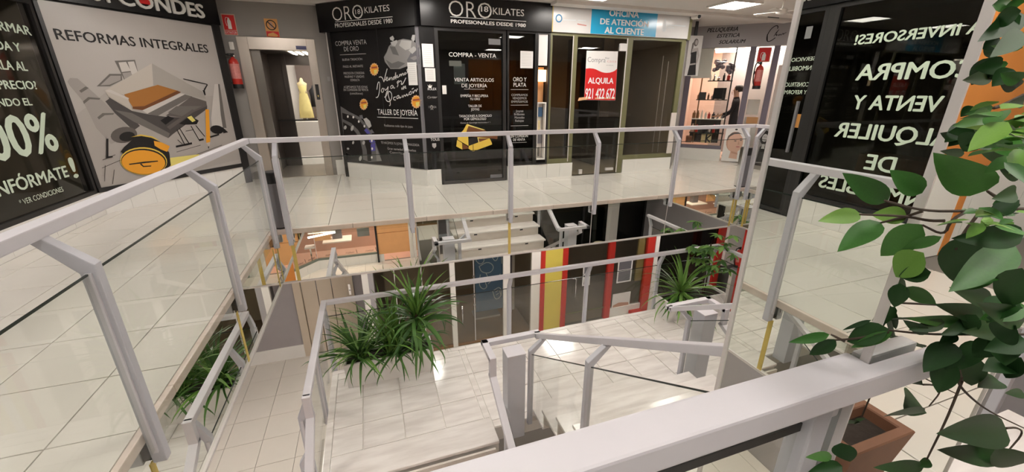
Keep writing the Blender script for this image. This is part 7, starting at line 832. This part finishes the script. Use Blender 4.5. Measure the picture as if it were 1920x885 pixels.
# ------------------------------------------------------------------ person in the salon
def person():
    base=P('SA',1.17,0,-.55); fx=PL['SA'][1]; nx=-PL['SA'][2]   # faces left along the shop front (towards -u)
    t=thing('person',"person with dark hair, dressed in black, reaching left inside the salon doorway",'person',base)
    me=bpy.data.meshes.new('body'); bm=bmesh.new(); sk=bm.verts.layers.skin.verify()
    f=-fx; s=nx
    def p(a,b,z): return Vector((f.x*a+s.x*b,f.y*a+s.y*b,z))
    V={}
    def v(n,co,r,r2=None):
        q=bm.verts.new(co); q[sk].radius=(r,r2 or r); V[n]=q; return q
    v('pel',p(0,0,.98),.15,.11); bm.verts.ensure_lookup_table(); V['pel'][sk].use_root=True
    v('wai',p(.01,0,1.12),.125,.095); v('che',p(.02,0,1.32),.15,.11); v('nb',p(.01,0,1.47),.07,.065); v('nk',p(.03,0,1.54),.05); v('hd',p(.05,0,1.64),.085,.08); v('top',p(.04,0,1.74),.07,.07)
    for sd,q in ((-1,'l'),(1,'r')):
        v('hip'+q,p(0,sd*.09,.90),.105); v('kn'+q,p(.03,sd*.10,.50),.065); v('an'+q,p(0,sd*.10,.10),.042); v('ft'+q,p(.13,sd*.10,.04),.035); v('sh'+q,p(.01,sd*.17,1.42),.06)
    v('ell',p(.10,-.22,1.16),.042); v('wrl',p(.34,-.20,1.06),.03); v('hal',p(.43,-.19,1.04),.028,.018)
    v('elr',p(.06,.24,1.14),.042); v('wrr',p(.25,.22,1.0),.03); v('har',p(.33,.20,.98),.028,.018)
    for a,b in [('pel','wai'),('wai','che'),('che','nb'),('nb','nk'),('nk','hd'),('hd','top'),('pel','hipl'),('pel','hipr'),('hipl','knl'),('hipr','knr'),('knl','anl'),('knr','anr'),('anl','ftl'),('anr','ftr'),('che','shl'),('che','shr'),('shl','ell'),('shr','elr'),('ell','wrl'),('elr','wrr'),('wrl','hal'),('wrr','har')]: bm.edges.new((V[a],V[b]))
    for side,hb in ((-1,'hal'),(1,'har')):
        h=V[hb].co
        for k,(off,ln) in enumerate([(-.024,.05),(-.008,.062),(.008,.058),(.024,.045)]):
            d1=p(.03+ln*.4,side*0+off*side,-.008); q1=bm.verts.new(h+d1); q1[sk].radius=(.009,.009); q2=bm.verts.new(h+d1+p(ln*.5,0,-.018)); q2[sk].radius=(.008,.008); bm.edges.new((V[hb],q1)); bm.edges.new((q1,q2))
        q1=bm.verts.new(h+p(0,-side*.035,-.012)); q1[sk].radius=(.01,.01); q2=bm.verts.new(h+p(.035,-side*.05,-.02)); q2[sk].radius=(.009,.009); bm.edges.new((V[hb],q1)); bm.edges.new((q1,q2))
    bm.to_mesh(me); bm.free(); o=bpy.data.objects.new('body',me); col.objects.link(o); o.parent=t
    md=o.modifiers.new('skin','SKIN'); md.use_smooth_shade=True; o.modifiers.new('sub','SUBSURF').levels=1
    dg=bpy.context.evaluated_depsgraph_get(); m2=bpy.data.meshes.new_from_object(o.evaluated_get(dg)); o.modifiers.clear(); o.data=m2; m2.name='body'
    m2.materials.clear()
    for mm in (M['cloth_black'],M['skin']): m2.materials.append(mm)
    for q in m2.polygons:
        c=q.center; q.use_smooth=True; a=c.x*f.x+c.y*f.y
        q.material_index=1 if (c.z>1.50 or (a>.27 and c.z>.9)) else 0
    off=base
    hp=base+p(.0,0,1.675)
    obj('hair',G().lathe([(.02,-.06),(.07,-.05),(.095,-.01),(.098,.04),(.08,.085),(.04,.108),(.0,.11)],tuple(hp),16),M['hair'],t,smooth=True)
    hb=base+p(-.115,0,1.66); obj('hair_bun',G().lathe([(.01,-.05),(.05,-.03),(.055,.01),(.04,.04),(.0,.05)],tuple(hb),12),M['hair'],t,smooth=True)
    for sd in (-1,1):
        e=base+p(.125,sd*.033,1.655); obj('eye',G().lathe([(.002,-.009),(.009,0),(.002,.009)],tuple(e),8),pr('p5'),t); ea=base+p(.03,sd*.098,1.63); obj('ear',G().lathe([(.004,-.03),(.016,0),(.004,.03)],tuple(ea),8),M['skin'],t,smooth=True)
    n_=base+p(.135,0,1.61); obj('nose',G().lathe([(.014,-.018),(.010,.0),(.003,.03)],tuple(n_),8),M['skin'],t,smooth=True); mo=base+p(.128,0,1.572); obj('mouth',G().lathe([(.018,-.005),(.02,0),(.018,.005)],tuple(mo),10),pr('lp'),t)
person()
# ------------------------------------------------------------------ plants on the landing
def blade_mesh(L,wd,droop,twist,n=9):
    g=G(); x=0;z=0;a=0
    for i in range(n+1):
        s=i/n; wv=wd*(.35+.65*math.sin(min(1,s*2.2+.15)*math.pi/2))*(1-s**3)+.0008
        sa=math.sin(a)
        for q,dz in ((-1,.25),(0,0),(1,.25)):
            nx=-math.sin(a);nz=math.cos(a)
            g.v.append((x+nx*dz*wv*.6, q*wv, z+nz*dz*wv*.6))
        x+=math.cos(a)*L/n; z+=math.sin(a)*L/n; a-=droop*(.3+1.4*s)/n
    for i in range(n):
        for q in (0,1): b=i*3+q; g.f.append((b,b+1,b+4,b+3))
    return g
BL={}
def blades(t,c,n,L0,L1,wd,el0,el1,droop,m,az0=0,az1=360,jit=.04,seed=1):
    rn=random.Random(seed); key=(m.name,wd,droop)
    if key not in BL: BL[key]=[mesh_from('leaf',blade_mesh(1,wd*rn.uniform(.85,1.15),droop*rn.uniform(.6,1.5),0),m,smooth=True) for _ in range(5)]
    b=LOC[t.name]
    for i in range(n):
        o=bpy.data.objects.new('leaf',rn.choice(BL[key])); col.objects.link(o); o.parent=t
        az=R(az0+(az1-az0)*(i*.618%1)+rn.uniform(-14,14)); el=R(rn.uniform(el0,el1)); L=rn.uniform(L0,L1)
        o.location=Vector(c)-b+Vector((rn.uniform(-jit,jit),rn.uniform(-jit,jit),rn.uniform(0,.05))); o.rotation_mode='XYZ'
        o.rotation_euler=Matrix.Rotation(az,4,'Z').to_3x3().__matmul__(Matrix.Rotation(-el,3,'Y')).__matmul__(Matrix.Rotation(R(rn.uniform(-25,25)),3,'X')).to_euler(); o.scale=(L,L,L)
def trough(x0,x1,y0,y1,z0,z1,m,lab,name='planter',r=.03,taper=.02):
    t=thing(name,lab,'planter',((x0+x1)/2,(y0+y1)/2,z0)); tp=taper
    def rg(a,z): return [(x0+a,y0+a,z),(x1-a,y0+a,z),(x1-a,y1-a,z),(x0+a,y1-a,z)]
    g=G(); rs=[rg(tp,z0),rg(0,z1-.005),rg(.004,z1),rg(r-.004,z1),rg(r,z1-.005),rg(r+.01,z1-.12)]
    for q in rs: g.v+=q
    for i in range(len(rs)-1):
        for k in range(4): l=(k+1)%4; g.f.append((i*4+k,i*4+l,i*4+4+l,i*4+4+k))
    g.f.append((3,2,1,0)); e=(len(rs)-1)*4; g.f.append((e,e+1,e+2,e+3)); obj('box',g,m,t)
    s=obj('soil',G().poly([(a,b,z1-.045) for a,b,_ in rg(r+.001,0)]),M['soil'],t); return t
trough(-.62,.55,4.88,5.24,LZ,LZ+.37,M['planter'],"long white rectangular planter on the landing, at its far left corner")
trough(4.53,5.75,4.84,5.22,LZ,LZ+.38,M['planter'],"long white rectangular planter on the landing, at its far right corner")
zs=LZ+.32
t=thing('dracaena_plant',"bushy plant with arching dark green blades at the left end of the left planter",'plant',(-.42,5.03,zs),); blades(t,(-.42,5.03,zs),60,.45,.82,.027,20,78,1.6,M['blade_d'],seed=3); blades(t,(-.40,5.0,zs),24,.4,.75,.026,35,80,1.6,M['blade'],seed=4); obj('stem',G().tube([(-.42,5.03,zs-.03),(-.42,5.03,zs+.15)],.02,8),M['bark'],t)
t=thing('spider_plant',"feathery mid-green grassy plant in the middle of the left planter",'plant',(.02,5.08,zs)); blades(t,(.02,5.08,zs),110,.6,1.05,.016,48,88,.9,M['blade'],jit=.10,seed=5); blades(t,(.05,4.98,zs),26,.4,.7,.024,5,50,2.2,M['blade_d'],seed=6)
t=thing('dracaena_plant',"tall dark plant with long drooping blades at the right end of the left planter",'plant',(.36,5.05,zs)); obj('stem',G().tube([(.36,5.05,zs-.03),(.37,5.06,zs+.55)],.022,8),M['bark'],t)
blades(t,(.37,5.06,zs+.42),64,.5,.85,.032,-25,75,1.9,M['blade_d'],jit=.05,seed=8); blades(t,(.37,5.06,zs+.5),16,.55,.82,.03,50,82,.7,M['blade'],jit=.03,seed=9); blades(t,(.34,5.0,zs+.1),22,.5,.75,.03,-10,40,2.2,M['blade_d'],seed=10)
t=thing('yucca_plant',"spiky yucca with fanned green blades at the left end of the right planter",'plant',(4.86,5.0,zs)); obj('stem',G().tube([(4.86,5.0,zs-.03),(4.86,5.0,zs+.2)],.03,8),M['bark'],t)
blades(t,(4.86,5.0,zs+.12),52,.55,.95,.032,-15,80,1.1,M['blade'],jit=.03,seed=12); blades(t,(4.86,4.97,zs+.08),20,.5,.7,.032,-40,20,1.3,M['blade_d'],seed=13)
# small umbrella tree
def oval(L,wd,fold=.25,n=7,m=None,pt=.9):
    g=G()
    for i in range(n+1):
        s=i/n; wv=wd*(math.sin(math.pi*min(1,s**.8))**.8)*(1-.25*s)+.0005 if 0<s<1 else .0005
        for q in (-1,-.5,0,.5,1): g.v.append((s*L,q*wv,abs(q)*wv*fold-.25*L*s*s*.5))
    for i in range(n):
        for q in range(4): b=i*5+q; g.f.append((b,b+1,b+6,b+5))
    return g
t=thing('umbrella_tree',"small umbrella tree with a thin stem at the right end of the right planter",'plant',(5.45,5.05,zs)); obj('stem',G().tube([(5.45,5.05,zs-.03),(5.47,5.06,zs+.5),(5.44,5.08,zs+.95)],.014,8),M['bark'],t); obj('stem',G().tube([(5.38,5.0,zs-.03),(5.30,5.02,zs+.7)],.012,8),M['bark'],t)
ovm=[mesh_from('leaf',oval(1,.24),M['blade_d'],smooth=True),mesh_from('leaf',oval(1,.24),M['blade'],smooth=True)]
rn=random.Random(21)
for j in range(20):
    c=Vector((5.42+rn.uniform(-.38,.42),5.06+rn.uniform(-.22,.2),zs+rn.uniform(.35,1.12)))
    for q in range(7):
        o=bpy.data.objects.new('leaf',rn.choice(ovm)); col.objects.link(o); o.parent=t; o.location=c-LOC[t.name]; L=rn.uniform(.13,.20); o.scale=(L,L,L); o.rotation_euler=(rn.uniform(-.3,.3),rn.uniform(-.1,.7),q*.9+rn.uniform(-.2,.2))
# ------------------------------------------------------------------ terracotta troughs by the mirrored column
trough(1.40,1.72,.06,.24,0,.475,M['terracotta'],"empty terracotta planter on the near floor, seen in the mirrored column",r=.035,taper=.06)
trough(1.42,1.76,-.30,-.08,0,.45,M['terracotta'],"second terracotta planter beside the first, lower right corner",r=.035,taper=.06)
# ------------------------------------------------------------------ foreground ficus
t=thing('ficus_plant',"large-leaved artificial ficus in the right foreground, hanging over the nearest handrail",'plant',(1.53,-.19,.40))
LM={'m':M['leaf'],'d':M['leaf_d'],'l':M['leaf_l']}
LV=[]
for nm in 'mdl':
    for q in range(3):
        LV.append((nm,mesh_from('leaf',oval(1,.27+.03*q,.18+.1*q,9),LM[nm],smooth=True)))
def leaf_at(B,T,wd,tone,roll):
    B=Vector(B);T=Vector(T)
    x=(T-B); L=x.length; x.normalize()
    view=(Vector((0,0,1.6))-(B+T)/2).normalized(); y=view.cross(x).normalized(); z=x.cross(y)
    rt=Matrix((x,y,z)).transposed(); rt=rt@Matrix.Rotation(roll,3,'X')
    ms=[mm for n_,mm in LV if n_==tone]; o=bpy.data.objects.new('leaf',random.choice(ms)); col.objects.link(o); o.parent=t
    o.location=B-LOC[t.name]; o.rotation_euler=rt.to_euler(); k=wd/.56; o.scale=(L,k*1.0,k)
    return o
for B,T,wd,tone,roll in FICUS: leaf_at(B,T,wd,tone,roll)
for i,pts in enumerate(TWIGS): obj('twig',G().tube(smooth_pts3(pts,2),.0028,6,.0016),M['bark'],t,smooth=True)
obj('trunk',G().tube([(1.53,-.19,.38),(1.50,-.17,.8),(1.46,-.10,1.2),(1.40,0,1.6),(1.36,.02,2.1)],.016,8,.008),M['bark'],t,smooth=True)
sm=[mesh_from('leaf',oval(1,.26,.2,5),M['leaf_l'],smooth=True),mesh_from('leaf',oval(1,.26,.2,5),M['leaf'],smooth=True)]
rn=random.Random(5)
for c in SMALL:
    o=bpy.data.objects.new('leaf',rn.choice(sm)); col.objects.link(o); o.parent=t; o.location=Vector(c)-LOC[t.name]; L=rn.uniform(.022,.034); o.scale=(L,L,L); o.rotation_euler=(rn.uniform(-.6,.6),rn.uniform(-.3,.6),rn.uniform(0,6.28))
